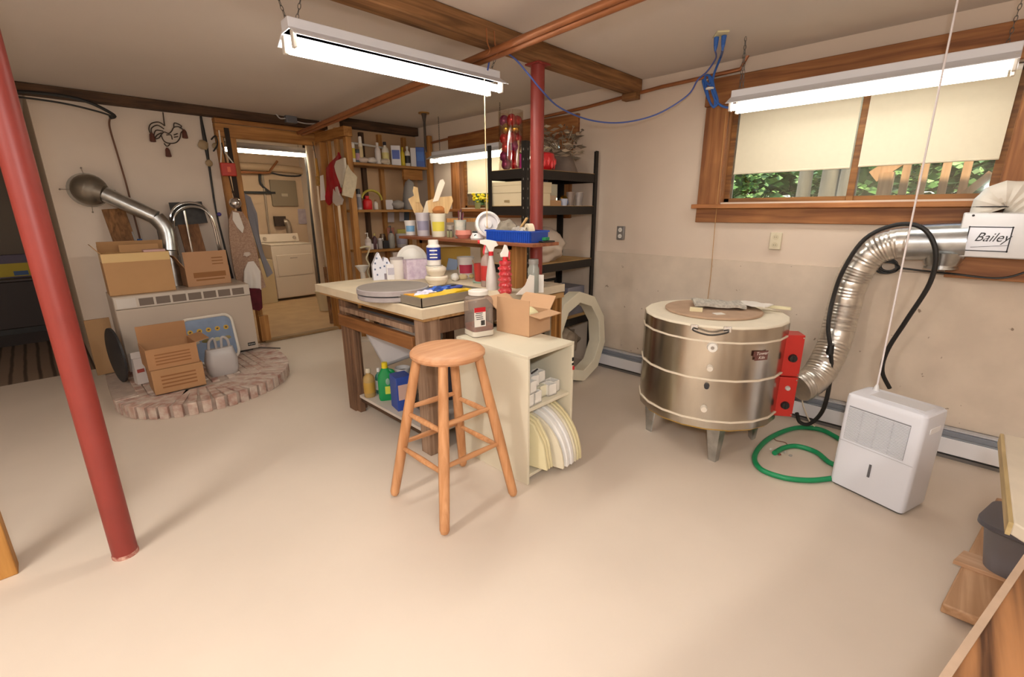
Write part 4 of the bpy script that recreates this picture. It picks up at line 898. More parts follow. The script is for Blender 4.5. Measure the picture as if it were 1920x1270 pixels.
for i, (px, py) in enumerate(((152, 315), (112, 355), (215, 358), (174, 398))):
    q = Y(px, py, BY-.004)
    solo('stay_wire', 'thin stay wire from the flue elbow to the wall, %s one' % ('top', 'left', 'right', 'bottom')[i], 'wire', B().tube([(0, 0, 0), (P0-q)*.85], .0025, 5, 1).ball((0, 0, 0), .009, sub=1), mat('#8a7c6e', .6), q, 0, 'stay wires round the flue')
# clutter behind the boxes
def lean(px0, py0, px1, py1, y0, y1, w_, th, name, label, cat, m, up=(0, 1, 0)):
    a = Y(px0, py0, y0); c = Y(px1, py1, y1); a.z = max(a.z, TOPZ if y0 < 5.5 else .1)
    return solo(name, label, cat, B().bar((0, 0, 0), c-a, w_, th, up), m, a, bevel=.002)
lean(258, 520, 212, 392, 5.62, 5.82, .17, .02, 'leaning_plank', 'brown plank leaning on the wall behind the large taped box', 'plank', OLD['z'])
lean(270, 500, 240, 412, 5.6, 5.8, .014, .014, 'metal_rod', 'thin grey metal rod leaning behind the large taped box', 'rod', GREY)
lean(375, 500, 345, 395, 5.62, 5.82, .18, .02, 'leaning_plank', 'reddish plank leaning inside the metal arch behind heater', 'plank', wood('#8a5c34', '#67401f', 'z', .8))
lean(325, 500, 308, 420, 5.62, 5.84, .14, .03, 'grey_board', 'small dark grey board leaning behind the flue pipe', 'board', mat('#6c645f', .7))
ch = thing('folding_chair', 'chromed folding chair frame with arched back behind the right box', 'chair', tuple(Y(360, 520, 5.68)))
o = ch.location
ar = [Y(px, py, 5.7) for px, py in ((340, 520), (328, 460), (320, 410), (330, 388), (352, 380), (378, 386), (396, 410), (408, 455), (418, 510))]
part('arched_frame', ch, B().tube([q-o for q in ar], .013, 8, 6), CHROME); part('inner_frame', ch, B().tube([q-o+V((.012, -.03, -.04)) for q in ar], .011, 8, 6), CHROME)
part('centre_bar', ch, B().cyl(Y(345, 395, 5.7)-o, Y(366, 500, 5.66)-o, .011, seg=8), CHROME)
bk = [Y(px, py, 5.76)-o for px, py in ((317, 380), (378, 378), (390, 418), (328, 424))]
part('dark_backrest', ch, B()._add([*bk, *[v+V((0, .03, 0)) for v in bk]], []) and None or B().prism([(0, 0)]*0 or [(0, 0), (.3, 0), (.3, .05), (0, .05)], 0, .01), DK) if False else part('dark_backrest', ch, B().upright([(v.x, v.z) for v in bk], bk[0].y, bk[0].y+.03), mat('#3a3735', .6, spk=.5, sc=18, key='dkb'))
# cords and ornaments on the white wall
def wire(name, label, cat, pts, y, r, m, sm=6, seg=7):
    w = [Y(px, py, (y if not isinstance(y, (list, tuple)) else y[i])) for i, (px, py) in enumerate(pts)]
    return solo(name, label, cat, B().tube([q-w[0] for q in w], r, seg, sm), m, w[0])
wire('black_cable', 'thick black cable hanging along the dark beam at top left', 'cable', ((-30, 172), (40, 172), (120, 180), (170, 193), (214, 216), (205, 221)), 5.757, .014, BLACK)
wire('black_cable', 'thinner black cable just below the thick one at top left', 'cable', ((-30, 176), (60, 185), (130, 196), (190, 211), (212, 219)), 5.72, .008, BLACK)
wire('brown_cable', 'thin brown cord hanging down the white wall behind the flue', 'cord', ((206, 222), (206, 240), (222, 295), (238, 350), (250, 400), (262, 445), (268, 475)), 5.86, .008, mat('#6b4a38', .7))
solo('cord_clip', 'small blue and white clip at the lower end of the brown cord', 'clip', B().box((0, 0, 0), (.04, .02, .03)), mat('#2f5c9a', .5), Y(262, 451, 5.84), bevel=.004)
IRON = mat('#4a3f37', .6, .4)
rq = lambda pts: [Y(x/3.528, 120+y/3.528, 5.87) for x, y in pts]
ro = thing('rooster_chime', 'wire rooster wind chime hanging on the white wall', 'wind chime', tuple(Y(316, 262, 5.87))); o = ro.location
bd_ = B()
for pts in (((1090, 410), (1050, 385), (1000, 395), (985, 430), (1000, 470)), ((1085, 430), (1040, 405), (1000, 430), (1010, 480)), ((1080, 445), (1030, 440), (1015, 490)), ((1070, 455), (1040, 470), (1025, 495), (1050, 490), (1065, 470)),
            ((1065, 470), (1085, 450), (1115, 460), (1135, 445), (1150, 420), (1180, 415), (1205, 430), (1225, 455), (1200, 450), (1190, 490), (1165, 520), (1120, 525), (1085, 510), (1065, 470)), ((1150, 420), (1155, 390), (1200, 410), (1190, 425)), ((1100, 470), (1130, 470), (1140, 500)), ((1150, 470), (1175, 460)), ((1150, 485), (1178, 480)), ((1085, 525), (1105, 545), (1125, 530)), ((1090, 410), (1085, 380), (1078, 320))):
    bd_.tube([q-o for q in rq(pts)], .0055, 6, 4)
part('wire_body', ro, bd_, IRON)
for x, y in ((1008, 490), (1112, 590), (1222, 468)): q = rq([(x, y)])[0]-o; part('bell', ro, B().lathe([(.008, .05), (.02, .03), (.026, -.03), (.02, -.035), (0, -.03)], tuple(q), 12), mat('#5a3226', .5))
st_ = thing('shell_strap', 'long black strap with pale shells hanging beside the doorway', 'hanging strap', tuple(Y(376, 212, 5.88))); o = st_.location
part('strap', st_, B().tube([Y(px, py, 5.88)-o for px, py in ((375, 208), (380, 240), (386, 272), (392, 310), (404, 390), (418, 450), (436, 522))], .012, 8, 5, [.007, .016, .02, .012, .009, .01, .012]), BLACK)
for px, py, r_ in ((381, 272, .05), (392, 306, .034), (404, 274, .032)): part('shell', st_, B().ball(Y(px, py, 5.865)-o, r_, (1, .35, 1), 2, .2, 5, px), mat('#9c8664', .6))
part('blue_bead', st_, B().ball(Y(411, 402, 5.86)-o, .022, sub=2), mat('#4b3f8f', .4))
wire('wire_ornament', 'thin looped wire ornament right of the shell strap', 'ornament', ((396, 262), (404, 255), (408, 270), (400, 284), (406, 276)), 5.84, .007, BLACK)

# ================================================================== stud doorway to the laundry
for x0, x1, lb in ((1.565, 1.625, 'pine stud at the left of doorway, next to the white wall'), (1.69, 1.745, 'pine stud forming the left side of the laundry doorway')):
    solo('wall_stud', lb, 'stud', B().bb(0, x1-x0, 0, .09, 0, 2.26), PINE['z'], (x0, BY-.06, 0), bevel=.003)
solo('door_header', 'rough pine header board over the laundry doorway', 'header', B().bb(0, 1.15, 0, .09, 0, .13), PINE['x'], (1.565, BY-.06, 2.262), bevel=.004)
solo('top_plate', 'pine top plate above the doorway header under the dark beam', 'plate', B().bb(0, 1.2, 0, .1, 0, .045), wood('#b97f3e', '#8a5826', 'x', .8), (1.565, BY-.075, 2.396), bevel=.003)
solo('door_sill', 'worn wooden sill strip on the floor across the laundry doorway', 'sill', B().bb(0, 1.05, 0, .09, 0, .03), wood('#a98a5f', '#7f6440', 'x', .8), (1.7, 5.74, 0.0), bevel=.004)
solo('stud_block', 'short thick pine block at the foot of the doorway stud', 'block', B().bb(0, .1, 0, .05, 0, .3), PINE['z'], (1.66, 5.72, .031))
jx = thing('junction_box', 'grey junction box on the dark beam above the doorway', 'junction box', tuple(Y(545, 222, 5.72)))
part('box_body', jx, B().box((0, 0, 0), (.12, .06, .1)), mat('#77777c', .4, .4), .004)
for pts in (((535, 222), (525, 222), (518, 214)), ((556, 228), (575, 232), (598, 232)), ((596, 238), (602, 224), (606, 222))): part('cable', jx, B().tube([Y(a, c, 5.7)-jx.location for a, c in pts], .007, 6, 5), LGREY)
# short partition of studs
for x0, x1, y0, y1, lb in ((2.60, 2.69, 5.72, 5.88, 'broad pine stud at the right side of the laundry doorway'), (2.635, 2.67, 5.56, 5.60, 'thin pine stud behind the hanging mitts, next to the broad one'), (2.64, 2.68, 5.36, 5.43, 'pine stud in the middle of the short stud partition'), (2.62, 2.685, 5.10, 5.17, 'pine post at the free left end of the wall shelves')):
    solo('wall_stud', lb, 'stud', B().bb(0, x1-x0, 0, y1-y0, 0, 2.29), PINE['z'], (x0, y0, 0), bevel=.003)
solo('top_plate', 'pine top plate running over the short stud partition', 'plate', B().bb(0, .1, 0, .74, 0, .1), PINE['y'], (2.60, 5.09, 2.292), bevel=.004)
solo('wall_stud', 'pine post at the right end of the wall shelves by the window wall', 'stud', B().bb(0, .06, 0, .07, 0, 2.4), PINE['z'], (3.695, 5.06, 0), bevel=.003)
struct('wall_back', B().bb(2.69, WX, 5.46, 5.52, 0, 2.43), mat('#c3a07c', .8, spk=.08, sc=4))
for x, m, lb in ((2.96, DARKW, 'dark narrow stud behind the wall shelves'), (3.2, PINE, 'pine stud behind the middle of the wall shelves'), (3.55, PINE, 'pine stud behind the right of the wall shelves')):
    solo('wall_stud', lb, 'stud', B().bb(0, .05, 0, .05, 0, 2.4), m['z'], (x, 5.405, 0))
SHZ = (2.03, 1.515, 1.05)
for z, lb in zip(SHZ, ('top', 'middle', 'lowest')):
    solo('wall_shelf', lb+' pine shelf board between the posts in the far corner', 'shelf', B().bb(0, 1.0, 0, .28, -.03, 0), wood('#a87638', '#7c5323', 'x', .8), (2.69, 5.10, z), bevel=.003)
solo('shelf_bracket', 'short pine board under the right end of the top wall shelf', 'bracket', B().bb(0, .28, 0, .04, -.12, 0), PINE['x'], (3.40, 5.2, SHZ[0]-.032))
rdx = thing('ceiling_rod', 'dark iron rod with round plate hanging from the ceiling near shelves', 'rod', (3.26, 4.52, CE))
part('rod', rdx, B().cyl((0, 0, -.012), (0, 0, -.4), .014, seg=10).cyl((0, 0, -.01), (0, 0, -.1), .03, .014, 10), IRON); part('ceiling_plate', rdx, B().cyl((0, 0, -.012), (0, 0, 0), .06, seg=20), BRASS)
# things hanging on the partition
clothpx('red_stocking', 'red felt stocking hanging on the stud partition', 'stocking', ((637, 286), (640, 295), (632, 312), (637, 345), (641, 360), (632, 366), (625, 350), (624, 372), (618, 385), (613, 378), (614, 340), (613, 315), (622, 304)), 0, mat('#b01820', .8, spk=.3, sc=9), .02, .015, 12, 1, x=2.605)
clothpx('oven_mitt', 'white cloth mitt hanging next to the red stocking', 'mitt', ((632, 302), (646, 296), (650, 320), (648, 344), (640, 352), (634, 330), (629, 312)), 0, mat('#d8cfbf', .85), .025, .012, 10, 2, x=2.585)
clothpx('pot_holder', 'quilted cream pot holder hanging from the post of the wall shelves', 'pot holder', ((651, 309), (656, 318), (669, 332), (667, 350), (661, 372), (642, 366), (645, 340), (648, 320)), 5.075, mat('#cdbfa4', .9, spk=.15, sc=25), .02, .01, 10, 3)
clothpx('white_sock', 'small white sock hanging under the red stocking', 'sock', ((627, 352), (635, 350), (638, 366), (643, 374), (641, 384), (632, 386), (625, 378)), 0, mat('#d2c6bb', .85), .025, .01, 10, 4, x=2.61)
clothpx('paper_sheet', 'white paper strip pinned to the broad doorway stud', 'paper', ((600, 330), (606, 328), (611, 375), (601, 376)), 5.717, mat('#dcd5cc', .7), .003, .002, 6, 5)
br = thing('hand_brush', 'yellow wooden brush hanging right of the laundry doorway', 'brush', tuple(Y(596, 330, 5.8))); o = br.location
part('hang_string', br, B().tube([(0, 0, .19), (0, .03, 2.27-o.z), (0, .045, 2.3-o.z)], .004, 5, 3), DK)
part('handle', br, B().cyl((0, 0, .2), (0, 0, .0), .012, .02, 10), wood('#d09a3c', '#b07b28', 'z')); part('bristles', br, B().box((0, 0, -.06), (.05, .04, .11)), mat('#b98c45', .8, spk=.3, sc=40))
ab = thing('alarm_box', 'red square box hanging on white cords beside the doorway', 'box', tuple(Y(428, 318, 5.7))); o = ab.location
part('box_body', ab, B().box((0, 0, 0), (.14, .05, .13)), mat('#b5301f', .4), .008); part('front_mark', ab, B().box((0, -.027, 0), (.03, .004, .05)), mat('#e06a4a', .5))
part('hanging_cord', ab, B().tube([(-.06, 0, .06), (-.03, .02, .2), (-.02, .03, .38)], .007, 6, 5).tube([(.06, 0, .06), (.0, .02, .17), (-.03, .02, .22)], .007, 6, 5), mat('#d6cfc4', .6))
solo('dark_gap_strip', 'dark strip standing for the gap between the two doorway studs', 'strap', B().box((0, 0, -.7), (.045, .012, 1.4)), mat('#2e2117', .8), Y(424, 240, 5.832))  # dark strip drawn in for the dark gap between the studs
# lace figure
lf = thing('lace_figure', 'hanging figure in beige lace dress with silver ball head', 'ornament', tuple(Y(441, 381, 5.66)), 0); o = lf.location
part('ball_head', lf, B().ball((0, 0, 0), .058, sub=3), mat('#cfcac6', .18, .9)); part('neck_loop', lf, B().tube([(0, 0, .055), (-.01, .03, .3), (-.02, .06, .6)], .006, 6, 4), mat('#2e2117', .8))
z8 = lambda pts: [(360+x/2.702, 190+y/2.702) for x, y in pts]
LACE = mat('#b3957f', .9, spk=.3, sc=70, bump=.6, col2='#9a7a66', key='lace')
clothpx('lace_dress', '', '', z8(((200, 553), (255, 560), (285, 610), (300, 660), (325, 760), (348, 850), (372, 940), (350, 950), (300, 945), (262, 930), (225, 920), (210, 860), (200, 780), (186, 690), (186, 600))), 5.66, LACE, .03, .03, 8, 6, lf)
clothpx('white_panel', '', '', z8(((205, 560), (235, 565), (262, 640), (255, 668), (228, 640), (205, 600))), 5.63, mat('#d9d0c6', .8), .01, .01, 9, 7, lf)
clothpx('white_underskirt', '', '', z8(((285, 815), (312, 810), (345, 860), (350, 955), (318, 950), (285, 958), (262, 945), (262, 860))), 5.62, mat('#d8d0c8', .8), .02, .03, 14, 8, lf)
clothpx('burgundy_hem', '', '', z8(((280, 945), (352, 950), (355, 1045), (335, 1060), (300, 1055), (288, 1000))), 5.62, mat('#5e1522', .85, spk=.3, sc=20), .02, .03, 14, 9, lf)
part('ribbon_bow', lf, B().ball(Y(463, 477, 5.6)-o, .04, (1, .3, .6), 2, .5, 7, 3), mat('#c9b9ab', .7))
clothpx('blue_shirt', 'pale blue grey cloth hanging just inside the laundry doorway', 'shirt', ((458, 362), (470, 370), (481, 400), (486, 440), (496, 480), (511, 512), (500, 520), (484, 470), (474, 430), (464, 400)), 5.95, mat('#8f8e94', .9), .02, .02, 9, 10)

# ================================================================== laundry room
DX0, DX1, DY = 2.78, 3.47, 8.37
dr = thing('clothes_dryer', 'white clothes dryer in the laundry room seen through the doorway', 'dryer', ((DX0+DX1)/2, DY, 0), 0); dw = DX1-DX0
AP = mat('#d9c9b6', .4)
part('cabinet', dr, B().bb(-dw/2, dw/2, 0, .66, .04, .95), AP, .012)
part('top_edge', dr, B().bb(-dw/2, dw/2, -.006, .66, .945, .96), AP, .005)
part('door', dr, B().bb(-dw/2+.06, dw/2-.04, -.012, 0, .42, .78), AP, .008); part('door_pull', dr, B().bb(-.06, .06, -.016, -.011, .715, .73), mat('#a8998a', .4))
part('toe_panel', dr, B().bb(-dw/2+.01, dw/2-.01, -.006, 0, .06, .41), AP, .004)
co_ = part('console', dr, B().box((0, .6, 1.03), (dw, .1, .15), M.Rotation(-.25, 3, 'X')), AP, .01)
for x in (-.25, .26): part('dial', co_, B().cyl((x, .54, 1.04), (x, .51, 1.035), .03, .025, 16), mat('#b9ab9c', .3, .3))
solo('laundry_hamper', 'cream cardboard hamper standing left of the dryer', 'hamper', B().box((0, 0, .36), (.3, .4, .72)), mat('#c9b48e', .8), (2.6, 8.5, 0), bevel=.004)
ep = thing('breaker_panel', 'grey breaker panel on the wall above the dryer', 'electric panel', tuple(Y(535, 387, 9.24))); s_ = mpp(ep.location)
part('panel_door', ep, B().box((0, -.02, .22*1.05), (46*s_, .04, 46*s_)), mat('#85755f', .5), .006); part('latch', ep, B().box((.0, -.043, .2), (.11, .004, .05)), mat('#b0a08a', .4))
clothpx('wall_notice', 'pale lilac paper on the wall right of the breaker panel', 'paper', ((558, 392), (583, 392), (588, 420), (560, 420)), 9.23, mat('#b5a6ad', .8, spk=.2, sc=12), .004, .002, 5, 1)
dv = thing('dryer_vent', 'dark box and elbow pipe on the wall behind the dryer', 'vent', tuple(Y(528, 418, 9.2))); s_ = mpp(dv.location)
part('vent_box', dv, B().box((-.03, -.02, .03), (20*s_, .06, 18*s_)), mat('#3c2c22', .7)); part('elbow', dv, B().tube([(.02, -.08, .02), (.07, -.1, .0), (.08, -.1, -.2)], .05, 12, 5), mat('#9c8d7c', .4, .5))
def tub_(name, label, pts, y, r, m): return wire(name, label, 'pipe', pts, y, r, m, 4, 10)
tub_('drain_pipe', 'thick pale drain pipe under the laundry ceiling', ((440, 311), (500, 314), (555, 319), (572, 325), (580, 345)), 9.18, .065, mat('#bda283', .6))
tub_('water_pipe', 'copper water pipe bending up under the laundry ceiling', ((440, 322), (500, 324), (508, 318), (520, 302)), 9.09, .02, COP)
tub_('water_pipe', 'dark cable drooping under the pale drain pipe', ((500, 322), (530, 329), (560, 330), (575, 322)), 9.23, .014, DK)
tub_('conduit', 'thin grey conduit down the laundry wall left of the breaker panel', ((492, 328), (496, 360), (504, 430), (508, 450)), 9.232, .018, mat('#a08f7c', .5))
tub_('conduit', 'dark conduit on the laundry wall ending at the black shelf arm', ((487, 322), (489, 345), (508, 362)), 9.23, .02, DK)
solo('coat_bar', 'black horizontal bar on the laundry wall beside the panel', 'bar', B().box((0, 0, 0), (.78, .05, .04)), BLACK, Y(472, 361, 9.222))
tub_('standpipe', 'pale vertical pipe at the right of the laundry doorway', ((575, 250), (585, 325), (590, 380), (597, 440), (604, 500), (610, 555)), 7.3, .05, mat('#cbb79e', .5))
tub_('dark_pipe', 'black vertical pipe beside the pale standpipe', ((570, 262), (579, 330), (584, 380), (590, 440), (604, 548)), 7.6, .035, mat('#33302f', .6))
p = Z(612, 581, 0); 
pa = thing('plastic_pail', 'cream plastic pail on the laundry floor behind the worktable corner', 'pail', (p.x, p.y, 0)); part('pail_body', pa, B().lathe([(0, 0), (.1, 0), (.13, .3), (.12, .3), (.095, .01), (0, .01)], seg=24), mat('#d6c8a6', .5)); part('rim', pa, B().lathe([(.128, .285), (.138, .29), (.138, .305), (.126, .305)], seg=24), mat('#d6c8a6', .5))
a = Z(622, 606, 0); solo('leaning_stick', 'dark brown stick leaning in the doorway behind the worktable', 'stick', B().bar((0, 0, 0), (.08, .2, .75), .045, .03), OLD['z'], a)

# ================================================================== dark room at far left
bn2 = thing('storage_bench', 'dark wooden chest bench in the dim room at far left', 'bench', (-.7, 7.75, 0))
part('body', bn2, B().bb(-.75, .75, 0, .5, .2, .74), mat('#2e2320', .6), .01); part('top', bn2, B().bb(-.78, .78, -.03, .52, .74, .77), mat('#3a2d29', .5), .006); part('plinth', bn2, B().bb(-.72, .72, .03, .48, 0, .13), mat('#2a201d', .7)); part('drawer_gap', bn2, B().bb(-.7, .7, .04, .46, .13, .2), BLACK)
p = Y(30, 524, 7.9)
gb = thing('game_box', 'purple and yellow carton lying on the dark bench at far left', 'carton', (p.x, 7.95, .771), .1)
part('carton', gb, B().box((0, 0, .13), (.4, .14, .26)), mat('#5c5568', .6)); part('yellow_print', gb, B().box((0.02, -.072, .09), (.3, .004, .15)), mat('#b5a02a', .6)); part('blue_print', gb, B().box((.05, -.0745, .05), (.12, .002, .05)), mat('#3f5d8a', .6))
struct('wall_far', B().bb(-3, .2, 8.6, 8.7, 0, CE), mat('#857a6e', .85))
# ================================================================== goods on the wall shelves
T1, T2, T3 = ('y', 5.16, SHZ[0]+.0005), ('y', 5.16, SHZ[1]+.0005), ('y', 5.16, SHZ[2]+.0005)
ta = 'on the top wall shelf'
item('can', 'paint_can', 'white can with yellow band at the left end of top wall shelf', 'can', 657, 667, 264, 298, T1, '#d9d3cc', '#c9c2ba', '#c9b030')
item('can', 'small_tin', 'small dark tin with pink label left on top wall shelf', 'tin', 667, 675, 277, 300, T1, '#3d4a55', '#2b2f36', '#b48a9a')
item('spraycan', 'spray_can', 'tall white spray can with orange base left on top wall shelf', 'spray can', 674, 682, 256, 301, T1, '#d8cdb8', '#ddd8d0', '#c9b48a')
item('bottle', 'plastic_bottle', 'white bottle in the middle of the top wall shelf', 'bottle', 704, 715, 266, 303, T1, '#cfc8c4', '#d8d2cc')
item('bottle', 'plastic_bottle', 'white bottle with broad black lid on the top wall shelf', 'bottle', 717, 730, 265, 304, T1, '#d6cfc0', '#26242c', '#c9bd7e')
item('box', 'detergent_carton', 'white carton with blue corner on the top wall shelf', 'carton', 735, 752, 275, 309, T1, '#d2cfd2', None, '#4a5fae')
item('bottle', 'yellow_bottle', 'slim yellow bottle beside the white and blue carton', 'bottle', 752, 760, 279, 311, T1, '#c9b01e', '#c9b01e')
item('bottle', 'squeeze_bottle', 'white squeeze bottle with black label on the top wall shelf', 'bottle', 760, 770, 278, 312, T1, '#d8d5d0', '#e3e0da', '#2b2a2a')
item('box', 'white_carton', 'plain white carton left of the blue carton on top shelf', 'carton', 771, 781, 281, 313, T1, '#d3ced0')
tq = item('box', 'blue_carton', 'blue carton with teal base at right of top wall shelf', 'carton', 781, 797, 280, 314, T1, '#1f4fa8', None, '#3f6fc4')
item('pump', 'spray_bottle', 'white trigger bottle at the right end of top wall shelf', 'bottle', 797, 808, 278, 315, T1, '#cfcbd0', '#2b2a2c')
for i, (px, c) in enumerate(((682, '#cdb9ac'), (697, '#d6cbc2'), (722, '#c6b9a6'))):
    p = spot(px-5, px+5, 305, *T1); solo('cloth_rag', 'crumpled pale rag on the top wall shelf, %s of three' % ('leftmost', 'middle', 'rightmost')[i], 'rag', B().ball((0, 0, .035), .06, (1.2, .8, .55), 2, .5, 6, i), mat(c, .9), p, 0, 'rags on the top wall shelf', ang=60)
solo('white_tube_rod', 'thin white rod behind the goods on top wall shelf', 'rod', B().cyl((0, 0, 0), (.42, 0, -.02), .012, seg=8), WHITE, Y(660, 268, 5.393))
item('spraycan', 'spray_can', 'black topped spray can at the left of middle wall shelf', 'spray can', 669, 679, 353, 389, T2, '#a9a3a2', '#1c1b1d', '#77737a')
rb_ = item('bottle', 'red_bottle', 'round red bottle on the middle wall shelf', 'bottle', 681, 698, 366, 390, T2, '#c2181a', '#c2181a')
hcx = spot(690, 706, 388, *T2); cb_ = B()
for k in range(4): cb_.tube([V((.13*cos(a)+.01*k, .05+.02*k, .11+.11*sin(a))) for a in [PI*i/8*.95 for i in range(9)]], .013, 8, 3)
solo('yellow_hose_coil', 'yellow green hose coil arched over the red bottle', 'hose', cb_, mat('#a89a3c', .5), (hcx.x+.02, hcx.y-.02, SHZ[1]+.001))
item('bottle', 'silver_tool', 'small silver bottle right of the red bottle on middle shelf', 'bottle', 701, 709, 372, 389, T2, '#c4bdb5', '#8a5f2f')
item('box', 'paper_pad', 'pale note pad standing on the middle wall shelf', 'pad', 724, 737, 372, 389, T2, '#b9b0b0', None, None, 0, None, .03)
p = spot(734, 758, 389, *T2); solo('grey_bundle', 'round grey cloth bundle on the middle wall shelf', 'bundle', B().ball((0, 0, .055), .085, (1, .8, .66), 3, .15, 5, 3), mat('#8d8580', .9), p, ang=60)
p = spot(757, 783, 389, *T2); solo('grey_sack', 'tall slumped grey sack at right of the middle wall shelf', 'sack', B().lathe([(0, 0), (.085, .0), (.1, .06), (.085, .18), (.07, .26), (.05, .33), (.0, .37)], seg=18), mat('#8b8683', .85, spk=.1, sc=8), p)
for i, (a, c_) in enumerate((((727, 396), (739, 417)), ((749, 396), (758, 415)))):
    clothpx('pinned_card', ('left', 'right')[i]+' pale card pinned to the wall under the middle shelf', 'card', ((a[0], a[1]), (c_[0], a[1]), (c_[0], c_[1]), (a[0], c_[1])), 5.39, mat('#bfb4b4', .8), .004, .002, 5, i, None, 'pinned cards')
clothpx('dark_folder', 'dark blue grey folder behind the right pinned card', 'folder', ((758, 396), (767, 396), (767, 418), (758, 418)), 5.38, mat('#4b5560', .7), .01, .002)
item('pump', 'soap_pump', 'white soap pump bottle on the lowest wall shelf', 'bottle', 685, 697, 433, 464, T3, '#c9bcb4', '#e3dcd4', '#d9cfca')
item('bottle', 'brown_bottle', 'dark purple bottle with gold cap on the lowest wall shelf', 'bottle', 699, 708, 434, 462, T3, '#4a2f35', '#b09a55')
item('box', 'small_box', 'small white box at the front of lowest wall shelf', 'box', 697, 708, 458, 468, T3, '#cfc7c4')
item('jar', 'glass_jar', 'small clear jar with grey lid on the lowest wall shelf', 'jar', 709, 718, 449, 468, T3, clear('#cfc6c2', .5, .15), '#b5aeb0', '#8d8490')
item('jar', 'tall_glass', 'tall clear glass behind the small jar on lowest shelf', 'glass', 712, 724, 425, 452, ('y', 5.3, SHZ[2]+.0005), clear('#d6cdc4', .55, .1))
item('box', 'black_box', 'slanted black box in the middle of the lowest wall shelf', 'box', 719, 729, 449, 463, T3, '#1d1b20', None, None, .3)
item('pump', 'grey_bottle', 'grey pump bottle with white knob on the lowest wall shelf', 'bottle', 729, 741, 424, 465, T3, '#8f8b84', '#3a3a3e')
item('tub', 'plastic_tub', 'greyish plastic tub with cream lid right on the lowest shelf', 'tub', 743, 766, 440, 464, T3, '#a9a3a4', '#d6bf98', '#8b8796')
item('box', 'yellow_box', 'yellow green box behind the greyish plastic tub', 'box', 746, 762, 416, 446, ('y', 5.32, SHZ[2]+.0005), '#a5961e')
item('box', 'red_board', 'reddish brown block behind the grey pump bottle', 'block', 727, 740, 413, 447, ('y', 5.34, SHZ[2]+.0005), '#8a4526')
# bead chain and white cup in front of the post
bc_ = [Y(px, py, 5.05) for px, py in ((676, 465), (684, 463), (693, 464), (690, 475), (687, 485), (692, 497), (689, 510), (693, 522), (689, 535))]
bq_ = B()
for a in path([q-bc_[0] for q in bc_], 7): bq_.ball(a, .012, sub=1)
solo('bead_garland', 'pale bead garland hanging from the lowest wall shelf', 'garland', bq_, mat('#c9bd9e', .6), bc_[0])
p = Y(680, 512, 5.0); wc = thing('white_cone_cup', 'white cone shaped cup on a stem before the shelf post', 'cup', (p.x, 5.0, p.z-.15)); part('cup', wc, B().lathe([(0, .16), (.03, .16), (.08, .235), (.075, .235), (.02, .17)], seg=20), WHITE); part('stem', wc, B().cyl((0, 0, .15-p.z), (0, 0, .16), .025, .028, 12).cyl((0, 0, .15-p.z), (0, 0, .165-p.z), .12, seg=20), mat('#cfc5b8', .6))

# ================================================================== black metal shelving
SX0, SX1, SY0, SY1 = 2.765, 3.735, 2.55, 2.98
bs = thing('metal_shelving', 'tall black metal shelving unit with particle board decks by the wall', 'shelving unit', (SX0, SY0, 0))
BM = mat('#26221f', .45, .3, spk=.1, sc=10, key='bm'); PB = wood('#c09a62', '#a8824d', 'x', .5, .8)
sw_, sd_ = SX1-SX0, SY1-SY0
for x, y in ((0, 0), (sw_, 0), (0, sd_), (sw_, sd_)):
    ex = 1 if x == 0 else -1; ey = 1 if y == 0 else -1
    pb_ = B().bb(min(x, x+ex*.045), max(x, x+ex*.045), y-.002, y+.002, 0, 2.01).bb(x-.002, x+.002, min(y, y+ey*.045), max(y, y+ey*.045), 0, 2.01)
    part('upright', bs, pb_, BM)
holes = B()
for i in range(26): holes.box((.022, -.003, .15+i*.072), (.007, .001, .016)).box((-.003, .022, .15+i*.072), (.001, .007, .016))
part('slot_row', bs, holes, mat('#7d766c', .6))
SZ = (1.815, 1.535, 1.055, .52)
for z in SZ:
    part('deck', bs, B().bb(.004, sw_-.004, .004, sd_-.004, z-.014, z), PB)
    part('deck_beam', bs, B().bb(.003, sw_-.003, .001, .006, z-.075, z-.004), BM); part('deck_beam', bs, B().bb(.003, sw_-.003, sd_-.006, sd_-.001, z-.075, z-.004), BM)
    part('deck_beam', bs, B().bb(.001, .006, .003, sd_-.003, z-.075, z-.004), BM); part('deck_beam', bs, B().bb(sw_-.006, sw_-.001, .003, sd_-.003, z-.075, z-.004), BM)
# top deck
S1, S2, S3, S4 = [z+.0005 for z in SZ]
p = Z(960, 312, S1); p = V((2.9, 2.83, S1))
p = X(958, 312, 2.9); p.z = S1
gv = thing('glass_vase', 'tall clear glass cylinder filled with red and gold baubles', 'vase', tuple(p))
gr = 23*mpp(p); gh = 100*mpp(p)*1.02
part('glass_cylinder', gv, B().lathe([(gr, 0), (gr, gh), (gr*.95, gh), (gr*.95, .01), (0, .01)], seg=28), clear('#f4f0ea', .93, .04))
RBL = mat('#c01420', .12, .35, coat=.5); GOLD = mat('#c79a3a', .15, .9); PUR = mat('#8a1860', .2, .4)
R = random.Random(4); lay = 0; z = .045
while z < gh*.93:
    for i in range(4):
        a = i*PI/2+lay*.8+R.uniform(-.2, .2); k = R.random(); m_ = RBL if k < .6 else (GOLD if k < .9 else PUR)
        part('bauble', gv, B().ball((gr*.52*cos(a), gr*.52*sin(a), z), gr*.40, (1, 1, R.choice((1, 1.15))), 2), m_)
    z += gr*.66; lay += 1
part('candle_stick', gv, B().cyl((-gr*.1, -gr*.8, .03), (.0, -gr*.85, gh*.5), .012, .008, 8), mat('#e6cfae', .4)); part('magenta_stick', gv, B().cyl((gr*.25, -gr*.85, .012), (gr*.2, -gr*.82, gh*.28), .012, .012, 8), mat('#b0208a', .3))
